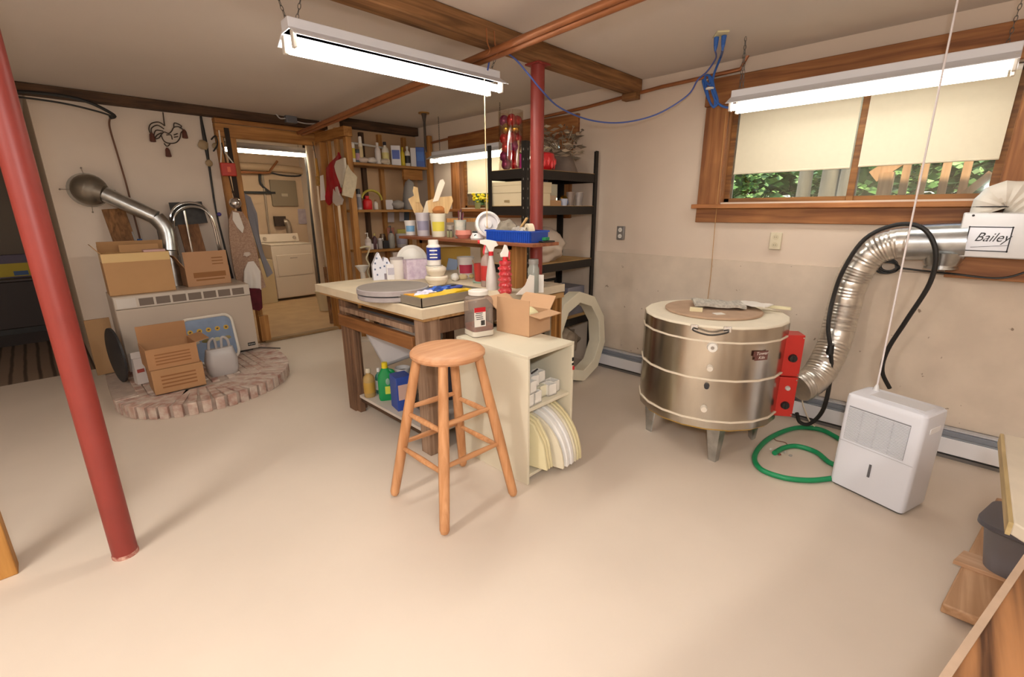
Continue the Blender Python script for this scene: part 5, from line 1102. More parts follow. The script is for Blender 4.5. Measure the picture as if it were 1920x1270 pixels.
p = X(1040, 318, 3.25); p.z = S1; p.y = min(max(p.y, 2.62), 2.8)
rpn = thing('red_pot', 'glossy red glazed pot with drips on the top of black shelving', 'pot', (3.11, 2.68, S1))
part('pot_body', rpn, B().lathe([(0, 0), (.07, 0), (.1, .03), (.11, .08), (.1, .13), (.085, .14), (.08, .13), (0, .12)], seg=26), mat('#c41c24', .15, coat=.6)); 
for i in range(7): a = -PI/2+(i-3)*.35; part('glaze_drip', rpn, B().ball((.105*cos(a), .105*sin(a), .045+.012*(i % 3)), .014, (1, 1, 2.4), 1), mat('#e3474a', .12, coat=.6))
p = X(1082, 322, 3.45); dv_ = thing('dried_flower_pot', 'grey brown flared pot of dried grey foliage on the top of shelving', 'dried plant', (3.43, 2.72, S1))
part('pot', dv_, B().lathe([(0, 0), (.14, 0), (.13, .03), (.075, .16), (.06, .17), (.05, .15), (0, .14)], seg=24), mat('#7b6d62', .7, spk=.1, sc=8))
fo = B(); R = random.Random(11)
for i in range(170):
    th = R.uniform(0, 2*PI); ph = R.uniform(.0, 1); rr_ = R.uniform(.1, .25); dx = V((cos(th)*rr_-.05, sin(th)*rr_*.7, .12+ph*.25))
    e = M.Rotation(R.uniform(0, 6.3), 3, 'Z') @ M.Rotation(R.uniform(0, 2.5), 3, 'X'); s = R.uniform(.025, .05); fo.mi = R.randrange(3)
    fo._add([dx+e @ V(v) for v in ((-s, 0, 0), (-.2*s, -.35*s, .1*s), (s, 0, .3*s), (-.2*s, .35*s, .1*s))], [(0, 1, 2, 3)])
    if i % 5 == 0: fo.tube([(0, 0, .14), dx*.6+V((0, 0, .06)), dx], .003, 5, 3)
part('dried_foliage', dv_, fo, [mat('#8f7f6b', .9), mat('#a8977f', .9), mat('#6f6151', .9)])
hb = wire('dark_leaf_sprig', 'dark drooping sprig at the corner of far window head', 'sprig', ((1073, 225), (1076, 240), (1072, 255), (1078, 268)), 2.9, .008, mat('#4a3a2c', .9))
# second deck
def shelfbox(name, label, cat, x, y, w_, d_, h, z, m, rz=0, lid=0, mark=False, group=None):
    t = thing(name, label, cat, (x, y, z), rz, group); part('carton', t, B().box((0, 0, h/2), (w_, d_, h)), m, .002)
    if lid: part('lid', t, B().box((0, 0, h-lid/2+.001), (w_+.006, d_+.006, lid)), m, .002)
    if mark: part('printed_mark', t, B().box((-w_/2-.004, .0, h*.35), (.001, .06, .018)), mat('#a08a62', .6))
    return t
KR1 = mat('#dccba8', .6)
shelfbox('archive_box', 'cream cardboard box with lid on the second deck, lower one', 'box', 2.955, 2.78, .33, .37, .1, S2, KR1, 0, .0, True)
shelfbox('archive_box', 'cream cardboard box with lid on the second deck, upper one', 'box', 2.955, 2.78, .34, .38, .085, S2+.1005, KR1, 0, .03)
shelfbox('wooden_box', 'pale wooden box lying right of the cream boxes on second deck', 'box', 3.22, 2.72, .16, .2, .045, S2, mat('#c39a70', .7))
shelfbox('flat_carton', 'flat cream carton on the pale wooden box', 'carton', 3.21, 2.74, .14, .16, .04, S2+.0455, mat('#cdb394', .7))
shelfbox('green_pack', 'small green topped pack on the flat cream carton', 'pack', 3.19, 2.74, .07, .1, .05, S2+.086, mat('#8a8a62', .6))
bt = thing('blue_vase', 'dark blue vase at the back of second deck', 'vase', (3.33, 2.85, S2)); part('vase_body', bt, B().lathe([(0, 0), (.05, 0), (.06, .05), (.035, .12), (.03, .2), (.04, .22), (.03, .22), (0, .2)], seg=20), mat('#1f2a55', .3))
cp = thing('blue_cup', 'little blue and white cup on the second deck', 'cup', (3.36, 2.64, S2)); part('cup_body', cp, B().lathe([(0, 0), (.028, 0), (.036, .06), (.033, .06), (.026, .004), (0, .004)], seg=20), mat('#b9c2d6', .35)); part('handle', cp, B().tube([(.034, 0, .05), (.055, 0, .045), (.052, 0, .02), (.03, 0, .015)], .005, 6, 5), mat('#5577b5', .35))
tn = thing('gold_trinket', 'gold foil trinket among the little cups on second deck', 'trinket', (3.43, 2.7, S2)); part('trinket', tn, B().ball((0, 0, .045), .04, (1, 1, 1.1), 2, .5, 8, 2), GOLD, ang=10)
for i, x in enumerate((3.47, 3.53, 3.6, 3.665)):
    gl = thing('drinking_glass', '%s glass in the row at right of the second deck' % ('first brownish', 'second brownish', 'third clear', 'last clear')[i], 'glass', (x, 2.66+.03*(i % 2), S2), 0, 'glasses on the second deck')
    part('bowl', gl, B().lathe([(.0, 0), (.026, 0), (.027, .004), (.022, .02), (.032, .12), (.029, .12), (.02, .022), (0, .015)], seg=20), clear(('#dccfc6', '#dccfc6', '#ece6e2', '#ece6e2')[i], .6, .12))
# third and fourth deck
bgm = clear('#d8cbbb', .12, .35)
solo('plastic_bag', 'large slumped white plastic sack on the third deck of the shelving', 'bag', B().ball((0, 0, .13), .2, (1.2, .8, .8), 4, .22, 6, 5), mat('#cfbfae', .55, spk=.06, sc=12, bump=.5), (3.2, 2.745, S3), ang=50)
shelfbox('storage_bin', 'grey translucent storage bin at the back of third deck', 'bin', 3.1, 2.88, .22, .16, .3, S3, mat('#8c8d96', .4))
shelfbox('tan_box', 'tan cardboard box at left of the lowest deck', 'box', 2.98, 2.76, .26, .36, .36, S4, mat('#b99455', .8))
tb_ = thing('tool_box', 'grey tool box with black handle on the lowest deck', 'tool box', (3.3, 2.75, S4)); part('case', tb_, B().box((0, 0, .14), (.26, .2, .28)), mat('#5f5a5e', .5), .01); part('handle', tb_, B().tube([(-.1, 0, .28), (-.1, 0, .35), (.1, 0, .35), (.1, 0, .28)], .014, 8, 1), BLACK); part('red_panel', tb_, B().box((0, -.102, .2), (.16, .004, .07)), mat('#b33a3a', .5)); part('pink_strip', tb_, B().box((-.01, -.104, .15), (.13, .004, .03)), mat('#c42a66', .5))
shelfbox('grey_case', 'grey plastic case at the right of lowest deck', 'case', 3.56, 2.75, .26, .26, .27, S4, mat('#84828c', .45))
solo('grey_sack', 'grey cloth sack on the floor behind the cream ring', 'sack', B().ball((0, 0, .2), .22, (.8, .8, .95), 3, .2, 4, 6), mat('#77706a', .9, spk=.1, sc=12), (2.88, 2.78, 0), ang=60)
# cream kiln ring leaning against the shelving, paper sack behind it
rg = B(); n = 10; Ro, Ri, dp_ = .41, .31, .12
vs = []
for y in (-dp_/2, dp_/2):
    for r_ in (Ro, Ri): vs += [(r_*cos(2*PI*(i+.5)/n), y, r_*sin(2*PI*(i+.5)/n)) for i in range(n)]
fs = []
for i in range(n):
    j_ = (i+1) % n; fs += [(i, j_, n+j_, n+i), (2*n+i, 3*n+i, 3*n+j_, 2*n+j_), (i, 2*n+i, 2*n+j_, j_), (n+i, n+j_, 3*n+j_, 3*n+i)]
rg._add(vs, fs, M.Translation((0, 0, Ro*cos(PI/n)*1.0)) @ M.Rotation(-.1, 4, 'X'))
rp = Z(1072, 706, 0)
solo('kiln_ring', 'cream ten-sided kiln ring standing on edge against the black shelving', 'kiln ring', rg, mat('#e6dec6', .75, spk=.05, sc=8, bump=.1), (3.27, 2.385, .006), rad(3), bevel=.004)
solo('paper_sack', 'crumpled grey brown paper sack seen through the cream ring', 'sack', B().ball((0, 0, .21), .2, (1.35, .6, 1.0), 3, .35, 9, 8), mat('#b9a58e', .9, spk=.3, sc=12, bump=.8), (3.45, 2.74, .01), ang=15)
solo('red_caster', 'small red metal part on the floor behind the cream ring', 'metal part', B().cyl((0, -.02, .035), (0, .02, .035), .035, seg=14).box((0.02, 0, .06), (.05, .05, .03)), mat('#8e2a2a', .4), (3.66, 2.45, 0))  # red caster, a wheel with a small block
# flowers on the far window sill
for i, (px, py) in enumerate(((893, 384), (912, 380))):
    p = X(px, py+14, 3.74); p.z = W2[2]-.012
    t = thing('yellow_flowers', '%s little clump of yellow flowers on the far window sill' % ('left', 'right')[i], 'flowers', (3.765, p.y, p.z), 0, 'yellow flowers on the sill')
    b = B(); R = random.Random(i)
    for k in range(16): b.ball((R.uniform(-.02, .02), R.uniform(-.08, .08), R.uniform(.08, .17)), .022, (1, 1, .7), 1, .4, 8, k)
    part('blossoms', t, b, mat('#e8cf1a', .6)); part('pot', t, B().lathe([(0, 0), (.03, 0), (.04, .07), (0, .07)], seg=14), mat('#8f8f5a', .7)); part('stems', t, B().tube([(0, -.05, .1), (0, 0, .06), (0, .05, .1)], .006, 5, 3), mat('#5f7a2a', .7))
# ================================================================== on the worktable
TP = ('z', TZ, TZ+.0005)
def tp(px, py): return Z(px, py, TZ)
c = Z(737, 536, TZ+.075); s = mpp(c); rr_ = 66*s
ds = thing('banding_wheel', 'grey double disc banding wheel on the left of worktable', 'turntable', (c.x, c.y, TZ))
DM = mat('#80766f', .75, spk=.1, sc=10, key='dm'); DE = mat('#a59d9c', .7, spk=.12, sc=20, key='de')
part('lower_disc', ds, B().lathe([(0, .004), (rr_*.96, .004), (rr_*.985, .01), (rr_*.985, .034), (0, .034)], seg=56), DE)
part('hub', ds, B().lathe([(rr_*.9, .034), (rr_*.9, .043), (0, .043)], seg=40), DK); part('foot', ds, B().lathe([(0, 0), (rr_*.7, 0), (rr_*.7, .005)], seg=30), DK)
part('upper_disc', ds, B().lathe([(0, .043), (rr_, .043), (rr_, .07), (rr_*.985, .073), (0, .073)], seg=56), [DE]); part('upper_face', ds, B().lathe([(rr_*.97, .0732), (rr_*.965, .0745), (0, .0745)], seg=56), DM)
# tray
a, f, d_ = tp(731, 566), tp(793, 580), tp(903, 556)
x0, y0 = f.x+.01, f.y+.025; L_y = (a-f).length*.96; L_x = (d_-f).length*.97
tr = thing('metal_tray', 'shallow grey metal tray with tools at the table corner', 'tray', (x0, y0, TZ+.0005))
TM = mat('#a39a8c', .4, .5, spk=.12, sc=9, key='tm'); b = B().bb(0, L_x, 0, L_y, 0, .004)
for q in ((0, L_x, 0, .005), (0, L_x, L_y-.005, L_y), (0, .005, 0, L_y), (L_x-.005, L_x, 0, L_y)): b.bb(*q, 0, .055)
part('tray_body', tr, b, TM)
z_ = TZ+.0048
solo('yellow_tool_bag', 'long yellow plastic packet lying in the metal tray', 'packet', crumple(L_x*.86, .09, 16, 4, .012, 4, .012), mat('#e0b616', .35), (x0+L_x*.5, y0+.085, z_+.026), rad(3), ang=60)
solo('orange_packet', 'orange yellow packet at the left end of the metal tray', 'packet', crumple(.1, .13, 6, 6, .008, 5, .01), mat('#d89a2c', .5), (x0+.07, y0+L_y*.6, z_+.03), .2, ang=60)
solo('blue_brush', 'blue scrubbing pad in the middle of the metal tray', 'pad', B().ball((0, 0, .02), .06, (2.0, .55, .5), 3, .6, 14, 3), mat('#2d58b0', .5), (x0+L_x*.5, y0+L_y*.5, z_+.025), .1, ang=40)
solo('plastic_wrap', 'shiny clear white wrap in the left of metal tray', 'wrap', B().ball((0, 0, .02), .05, (1.6, .7, .45), 3, .5, 10, 5), mat('#d8d6ea', .12), (x0+L_x*.25, y0+L_y*.42, z_+.025), .1, ang=20)
solo('blue_tube', 'short blue paint tube at the right end of the tray', 'tube', B().cyl((-.07, 0, .015), (.05, 0, .015), .016, .014, 12).cyl((.05, 0, .015), (.075, 0, .015), .008, seg=8), mat('#3f4f9c', .4), (x0+L_x*.78, y0+L_y*.5, z_+.035), .3)
solo('grey_knife', 'dark handled tool at the far right of the tray', 'tool', B().cyl((-.08, 0, .01), (.08, 0, .012), .008, .004, 8), DK, (x0+L_x*.72, y0+L_y*.72, z_+.045), -.2)
solo('teal_packet', 'pale blue packet beside the blue pad in the tray', 'packet', crumple(.16, .06, 8, 4, .008, 8, .008), mat('#7fb0d4', .3), (x0+L_x*.45, y0+L_y*.68, z_+.03), .1, ang=60)
# house shaped carton
def prismbox(poly, d_): return B().upright(poly, -d_/2, d_/2)
p = spot(698, 736, 524, *TP); s = mpp(p); w_ = 34*s; h = 50*s
hsz = thing('house_box', 'white paper house with printed windows on the worktable', 'paper house', p, facing(p)+.15)
part('house_body', hsz, prismbox([(-w_/2, 0), (w_/2, 0), (w_/2, h*.5), (w_*.33, h*.78), (w_*.15, h*.82), (w_*.08, h*.66), (-w_*.12, h), (-w_*.2, h*.95), (-w_/2, h*.55)], w_*.5), mat('#d3d3dc', .7))
for x, z, q in ((-.35, .62, 1), (-.28, .2, 1), (-.1, .45, 1), (.12, .5, 1), (-.38, .4, 1), (-.25, .8, 1), (.27, .62, 1)): part('printed_window', hsz, B().box((x*w_, -w_*.25-.0008, z*h), (.012, .0015, .014)), mat('#5a6684', .6))
part('printed_door', hsz, B().box((.2*w_, -w_*.25-.0008, h*.12), (.035, .0015, h*.22)), mat('#8a7f88', .6))
item('can', 'plaster_can', 'white can with silver rim on the worktable behind turntable', 'can', 734, 759, 485, 524, TP, '#d8d0c8', '#a59c98')
item('box', 'white_card_box', 'small white card box between paper house and can', 'box', 726, 746, 497, 525, TP, '#dcd8d8', None, '#b5b0bb', .1)
tsb = item('box', 'tissue_box', 'lilac patterned tissue box on the worktable', 'tissue box', 759, 803, 489, 524, TP, mat('#b9a3b8', .7, spk=.25, sc=28, col2='#d3c4cf', key='tis'), None, None, .35, None, .11)
part('tissue', tsb, B().cloth([(-.035, .125), (.03, .125), (.02, .155), (-.01, .16)], .004, .02, 14, 2, 3), WHITE)
p = spot(768, 800, 520, 'z', TZ, TZ+.0005); p = p+V((.03, .12, 0)); s = mpp(p)
solo('white_plate', 'white plate standing on edge behind the tissue box', 'plate', B().cyl((0, 0, .13), (0, .012, .13), .13, .125, 36).cyl((0, -.004, .13), (0, 0, .13), .09, .1, 30), mat('#e3ded4', .3), p, facing(p), ang=30)
tub1 = item('tub', 'white_tub', 'wide white plastic tub under the blue labelled bottle', 'tub', 800, 832, 500, 532, TP, '#e0dad2', '#d9d2c8')
p = tub1.location; hb_ = 32*mpp(p)*1.03
bl = thing('white_bottle', 'white bottle with blue label standing on the wide white tub', 'bottle', (p.x, p.y, p.z+hb_+.001), facing(p)); r_ = 12.5*mpp(p); h = 46*mpp(p)
part('bottle_body', bl, B().lathe([(0, 0), (r_, 0), (r_*1.02, .004), (r_*1.02, h*.75), (r_*.75, h*.82), (0, h*.83)], seg=26), mat('#e6e1da', .35)); part('cap', bl, B().lathe([(0, h*.82), (r_*.76, h*.82), (r_*.76, h*.98), (r_*.7, h), (0, h)], seg=22), WHITE)
part('label', bl, B().lathe([(r_*1.03, h*.22), (r_*1.04, h*.23), (r_*1.04, h*.7), (r_*1.03, h*.71)], seg=26), mat('#2a3a8f', .4))
lb_ = [o for o in bl.children if o.name.startswith('label')][0]
for z in (.33, .45, .6): part('label_text', lb_, B().box((-.002, -r_*1.05, h*z), (r_*1.1, .001, h*.05)), WHITE)
cbw = [(805, 848, 517, 534), (810, 846, 503, 518)]
q0_ = spot(806, 848, 534, *TP); s = mpp(q0_); zz = q0_.z
for i, (rw, hh_) in enumerate(((21, 16), (18, 16))):
    solo('cream_bowl', ('lower wide', 'upper smaller')[i]+' cream bowl of the stack in front of white tub', 'bowl', B().lathe([(0, 0), (rw*s*.75, 0), (rw*s, hh_*s*.55), (rw*s*1.03, hh_*s*.6), (rw*s*1.03, hh_*s*.85), (rw*s*.94, hh_*s), (0, hh_*s*.98)], seg=30), mat('#e0d4c0', .5), (q0_.x, q0_.y+.05, zz), 0, 'stacked cream bowls'); zz += hh_*s+.0005
solo('white_mould', 'small white plaster lump right of the cream bowls', 'mould', B().ball((0, 0, .03), .035, (1.1, .9, .9), 2, .3, 5, 2), WHITE, tp(853, 527), ang=50)
item('tub', 'white_pail', 'white plastic pail with red band on the worktable', 'pail', 858, 890, 484, 522, TP, '#d8d2cc', '#9d958c', '#b0304a')
solo('sponge', 'cream sponge lump in front of the white pail', 'sponge', B().ball((0, 0, .022), .035, (1.3, .9, .7), 2, .3, 6, 4), mat('#dcc79a', .9), tp(868, 524), ang=50)
solo('sponge_round', 'small yellowish sponge right of the cream sponge lump', 'sponge', B().ball((0, 0, .018), .024, (1, 1, .8), 2, .2, 6, 5), mat('#cbb27a', .9), tp(884, 522), ang=50)
solo('blue_card', 'folded pale blue card standing behind the white pail', 'card', B().upright([(0, 0), (.1, 0), (.13, .09), (.03, .11)], -.004, .004), mat('#94a5c0', .6), tp(846, 508)+V((0, .08, 0)), -.5)
p = tp(870, 508)+V((.05, .22, 0)); cbox('amber_box', 'amber yellow cardboard box at back under the riser shelf', (p.x, p.y, TZ+.0005), -.3, .3, .16, .2, mat('#b58f3f', .8), cat='box')
p = V((2.25, 3.44, TZ+.0005)); solo('grey_folder', 'grey board standing at back under the riser shelf', 'board', B().box((0, 0, .1), (.28, .02, .2)), mat('#8a7b70', .8), p, -.3)
p = tp(803, 505)+V((.0, .1, 0)); solo('grey_tray', 'shallow grey plastic tray under the riser shelf', 'tray', B().box((0, 0, .03), (.25, .12, .06), taper=1.05), mat('#9b9490', .5), p+V((.2, -.12, 0)), -.5, bevel=.006)
rbt = item('bottle', 'red_label_bottle', 'clear bottle with red label and white cap on worktable', 'bottle', 902, 925, 466, 538, TP, clear('#e8d4cc', .6, .16), '#eeeae6', '#c0302c')
rc = item('tub', 'red_cup', 'red plastic cup with wooden stick beside the red labelled bottle', 'cup', 889, 909, 496, 530, TP, '#b8352c')
part('wooden_stick', rc, B().bar((0, 0, .03), (-.05, .0, .17), .016, .005), OAK['z'])
solo('teal_dish', 'flat pale teal dish in front of the red labelled bottle', 'dish', B().lathe([(0, 0), (.05, 0), (.06, .012), (.055, .014), (0, .006)], seg=26), mat('#a5c4b2', .5), tp(900, 530))
def trigger(t, h, r, mh, mr, s=1.):
    part('collar', t, B().lathe([(0, h), (r*.42, h), (r*.42, h+.022*s), (r*.3, h+.026*s), (0, h+.026*s)], seg=16), mr)
    part('sprayer_head', t, B().upright([(-.012*s, h+.024*s), (.014*s, h+.024*s), (.022*s, h+.05*s), (.045*s, h+.06*s), (.03*s, h+.085*s), (-.03*s, h+.095*s), (-.065*s, h+.09*s), (-.065*s, h+.072*s), (-.03*s, h+.06*s)], -.012*s, .012*s), mh, .003)
    part('trigger', t, B().upright([(-.028*s, h+.065*s), (-.04*s, h+.065*s), (-.05*s, h+.02*s), (-.042*s, h+.0*s), (-.036*s, h+.03*s)], -.006*s, .006*s), mr); part('nozzle', t, B().cyl((-.064*s, 0, h+.081*s), (-.078*s, 0, h+.081*s), .01*s, .012*s, 10), mr)
RS = mat('#d0202a', .35)
p = spot(921, 941, 545, *TP); s = mpp(p)
sp_ = thing('spray_bottle', 'frosted white spray bottle with red and white trigger head', 'spray bottle', p+V((0, .05, 0)), facing(p)); h = 64*s; r_ = 10*s
part('bottle_body', sp_, B().lathe([(0, 0), (r_, 0), (r_*1.05, .006), (r_*1.0, h*.35), (r_*.8, h*.6), (r_*.42, h*.95), (r_*.4, h), (0, h)], seg=24), mat('#d3ccc8', .35)); trigger(sp_, h, r_*1.1, WHITE, RS, 1.15)
p = spot(941, 966, 551, *TP); s = mpp(p)
sp2 = thing('spray_bottle', 'red bubbled plastic spray bottle with white head', 'spray bottle', p+V((0, .03, 0)), facing(p)); h = 62*s; r_ = 12.5*s
prf = [(0, 0)]
for i in range(48): prf.append((r_*(.9+.12*abs(sin(PI*i/8)))*(1-.1*i/48), h*i/48))
part('bottle_body', sp2, B().lathe(prf+[(r_*.4, h), (0, h)], seg=20), mat('#c2353c', .12, coat=.7)); 
for i in range(5):
    for k in range(8): a = 2*PI*(k+.5*(i % 2))/8; part('bubble', sp2, B().ball((cos(a)*r_*.92, sin(a)*r_*.92, h*(i+.5)/6), r_*.2, sub=2), mat('#cf4a50', .1, coat=.7)) if k in (4, 5, 6, 7) else None
part('sprayer_head', sp2, B().upright([(-.01, h+.02), (.02, h+.02), (.025, h+.06), (.012, h+.095), (-.005, h+.1), (-.02, h+.06), (-.035, h+.04), (-.03, h+.02)], -.012, .012), WHITE, .003); part('collar', sp2, B().lathe([(0, h), (.017, h), (.017, h+.022), (0, h+.022)], seg=16), RS); part('trigger', sp2, B().upright([(.02, h+.02), (.03, h+.0), (.034, h+.05), (.025, h+.06)], -.006, .006), RS)
p = tp(968, 524)+V((.06, .1, 0)); solo('pink_ruffle', 'pink patterned ruffled packet behind the red spray bottle', 'packet', B().ball((0, 0, .07), .05, (.8, .6, 1.4), 3, .4, 9, 6), mat('#a8606c', .6, spk=.4, sc=30), p, ang=30)
gj = item('jar', 'glass_jar', 'clear glass jar with metal lid at the right of worktable', 'jar', 989, 1011, 489, 549, TP, clear('#e4e6e0', .7, .14), '#8e8a84', '#a5a69a')
p = tp(992, 552); s = mpp(p)
solo('paper_cone', 'white paper folded into a fin shape before the glass jar', 'paper', B().upright([(-25*s, 0), (9*s, -.0), (9*s, 36*s), (0, 38*s), (-8*s, 18*s)], -.006, .0, M.Rotation(.15, 4, 'X')), WHITE, p+V((0, -.0, 0)), facing(p)+.1)
p = tp(1011, 549); solo('white_card', 'white card standing right of the folded paper fin', 'card', B().box((0, 0, 17*s), (21*s, .004, 34*s)), WHITE, p+V((.0, .01, 0)), facing(p)-.1)
p = tp(1004, 548); solo('green_leaf', 'long green leaf leaning between paper fin and white card', 'leaf', B().upright([(0, 0), (.009, .05), (0, .12), (-.011, .05)], -.001, .001), mat('#6f8f3c', .6), p+V((0, 0, .02)), facing(p))
# ---------------- riser shelf goods
RP = ('x', 2.36, BZ+.0005)
item('tub', 'paper_cup', 'white paper cup with blue splash at left end of riser shelf', 'cup', 760, 781, 420, 446, RP, '#dfd9d4', None, '#6f9fc4')
ctb = item('tub', 'scraper_tub', 'clear plastic tub holding pottery scrapers on the riser shelf', 'tub', 781, 808, 405, 446, RP, mat('#c3bcc2', .3), None, '#8f8aa0')
WD = wood('#d3b07a', '#b8925c', 'z', .8)
def stick(t, x, y, z, lean_x, l, w_, th, nm, m=WD, tipw=1.):
    b = B().bar((x, y, z), (x+lean_x*l, y, z+l), w_, th, (0, 1, 0)); return part(nm, t, b, m, .001)
def plateo(t, poly, y, nm, m): return part(nm, t, B().upright(poly, y-.003, y+.003), m)
u = mpp(ctb.location)
plateo(ctb, [(-24*u, 66*u), (-10*u, 74*u), (2*u, 50*u), (-4*u, 30*u), (-14*u, 40*u)], 0, 'wooden_scraper', WD); plateo(ctb, [(0, 40*u), (8*u, 62*u), (12*u, 64*u), (20*u, 48*u), (14*u, 28*u), (4*u, 28*u)], .01, 'wooden_scraper', mat('#e0d0b4', .6)); plateo(ctb, [(-11*u, 60*u), (-3*u, 60*u), (-6*u, 86*u), (-13*u, 88*u), (-15*u, 80*u)], -.01, 'wooden_spatula', wood('#dcc08c', '#c9a66c', 'z', .8))
wtb = item('tub', 'white_tub', 'white tub with yellow label and wooden scrapers on riser shelf', 'tub', 808, 838, 406, 447, RP, '#e0d9c4', None, '#d9c84a')
plateo(wtb, [(-16*u, 42*u), (-17*u, 62*u), (0, 68*u), (26*u, 70*u), (28*u, 62*u), (18*u, 40*u)], 0, 'wooden_scraper', WD); plateo(wtb, [(-8*u, 60*u), (2*u, 62*u), (15*u, 92*u), (12*u, 98*u), (7*u, 97*u), (3*u, 90*u)], -.012, 'paper_handle', mat('#e3d6c2', .6)); part('sponge', wtb, B().ball((2*u, 0, 46*u), 11*u, (1, .8, .7), 2, .3, 6, 2), mat('#b9783f', .9))
for i in range(2): item('jar', 'spice_jar', ('left', 'right')[i]+' tiny dark lidded jar before the brush cup on riser shelf', 'jar', 838+i*5.5, 843+i*5.5, 432, 446, RP, '#8a8a66', '#3c2320', None, 0, 'tiny jars on the riser shelf')
cup = item('tub', 'brush_cup', 'mottled blue green pottery cup full of brushes on riser shelf', 'cup', 852, 875, 413, 445, RP, mat('#7f9a96', .35, spk=.3, sc=12, col2='#c9c4b6'))
R = random.Random(6); hcup = 32*mpp(cup.location)
for i in range(9):
    x = R.uniform(-.018, .018); lx = x*9+R.uniform(-.1, .1); b = B().cyl((x*.6, R.uniform(-.01, .01), .02), (x+lx*.1, R.uniform(-.015, .015), hcup+R.uniform(.05, .095)), .0035, .005, 7); part('brush_handle', cup, b, (mat('#d8c9b4', .4), mat('#4a2030', .4), mat('#6b2f3c', .4))[i % 3])
item('tub', 'grey_pot', 'small grey pot behind the white yellow labelled tub', 'pot', 838, 852, 424, 444, ('x', 2.44, BZ+.0005), '#a89c90')
p = spot(853, 886, 449, *RP); s = mpp(p); pbw = thing('pink_bowl', 'small pink clay bowl at the front of riser shelf', 'bowl', p, 0); part('bowl', pbw, B().lathe([(0, 0), (10*s, 0), (15.5*s, 7*s), (14.5*s, 15*s), (12.5*s, 15*s), (12*s, 8*s), (0, 4*s)], seg=28), mat('#cf8474', .7))
p = spot(890, 932, 436, *RP); s = mpp(p); fn = thing('white_fan', 'white round plastic fan head tilted up on the riser shelf', 'fan', p+V((.02, .0, 0)), facing(p)+.25)
TT = M.Translation((0, 0, 27*s)) @ M.Rotation(-.25, 4, 'X')
rg_ = B().lathe([(21*s, -.02), (24*s, -.012), (24*s, .02), (20*s, .03), (18*s, .02), (20*s, -.01)], seg=32, T=TT @ M.Rotation(PI/2, 4, 'X'), closed=True); part('shroud', fn, rg_, mat('#e6e2e0', .35))
part('grille_disc', fn, B().lathe([(0, .012), (20*s, .006), (20*s, .002), (0, .002)], seg=32, T=TT @ M.Rotation(PI/2, 4, 'X')), mat('#cfcaca', .4)); part('hub', fn, B().lathe([(0, .026), (7*s, .022), (8*s, .01)], seg=20, T=TT @ M.Rotation(PI/2, 4, 'X')), mat('#dedada', .4)); part('stand', fn, B().bar((0, 0, 0), (0, .01, 6*s), .05, .02), WHITE, .004)
p = spot(888, 913, 450, *RP); s = mpp(p); dsh = thing('ink_dish', 'white dish with black patches at the front of riser shelf', 'dish', p+V((-.03, 0, 0)), facing(p)); part('dish', dsh, B().lathe([(0, 0), (12*s, 0), (13*s, 3*s), (9*s, 12*s), (0, 13*s)], seg=20), mat('#e0dcda', .4)); part('black_patch', dsh, B().ball((-2*s, -9*s, 7*s), 4*s, (1, .4, .8), 2), BLACK); part('black_rim', dsh, B().lathe([(8*s, 12.5*s), (9.6*s, 13*s), (8*s, 15*s), (0, 15*s)], seg=18), DK)
# blue basket
p0 = X(913, 452, 2.285); p1 = X(995, 455, 2.285); yc = (p0.y+p1.y)/2; ly = abs(p0.y-p1.y)
bsk = thing('blue_basket', 'blue plastic basket of tools on the right of riser shelf', 'basket', (2.37, yc, BZ+.0005)); bh = .075
b = B().bb(-.085, .085, -ly/2, ly/2, 0, .004)
for q in ((-.09, -.085, -ly/2, ly/2), (.085, .09, -ly/2, ly/2), (-.085, .085, -ly/2-.005, -ly/2), (-.085, .085, ly/2, ly/2+.005)): b.bb(*q, 0, bh)
BB = mat('#16419f', .35); part('basket_body', bsk, b, BB)
rbs = B()
for i in range(24): rbs.box((-.092, -ly/2+.01+i*(ly-.02)/23, bh/2), (.006, .006, bh))
rbs.mi = 0; rbs.bb(-.096, -.085, -ly/2-.006, ly/2+.006, bh-.008, bh+.002).bb(.085, .096, -ly/2-.006, ly/2+.006, bh-.008, bh+.002).bb(-.096, .096, -ly/2-.01, -ly/2, bh-.008, bh+.002).bb(-.096, .096, ly/2, ly/2+.01, bh-.008, bh+.002)
part('rib_rim', bsk, rbs, mat('#2450b8', .3))
zb_ = BZ+.006
solo('grey_rag', 'grey cloth rag heaped in the left of the blue basket', 'rag', B().ball((0, 0, .065), .075, (.85, 1.2, .95), 3, .35, 6, 9), mat('#8f8474', .9, spk=.2, sc=20), (2.37, yc+ly*.22, zb_), ang=50)
solo('tool_heap', 'pale plastic tool heap in the middle of the blue basket', 'tools', B().ball((0, 0, .05), .06, (.9, 1.2, .8), 3, .5, 9, 5), mat('#b5aea6', .5, spk=.3, sc=25), (2.36, yc-ly*.12, zb_), ang=30)
solo('wooden_tool', 'wooden tool handle sticking up from the blue basket', 'tool', B().bar((0, 0, .03), (.02, -.09, .155), .024, .012), WD, (2.34, yc-ly*.05, zb_), bevel=.003)
solo('tape_roll', 'cream roll of tape standing in the right of the blue basket', 'roll', B().lathe([(.032, -.02), (.058, -.02), (.058, .02), (.032, .02)], seg=28, T=M.Translation((0, 0, .06)) @ M.Rotation(PI/2, 4, 'Y') @ M.Rotation(.5, 4, 'X'), closed=True), mat('#d9cbb0', .6), (2.35, yc-ly*.33, zb_))
p = X(1019, 448, 2.33); solo('black_tray', 'small black tray at the right end of riser shelf', 'tray', B().box((0, 0, .005), (.12, .15, .01)), BLACK, (2.42, 2.09, BZ+.0005), bevel=.002)
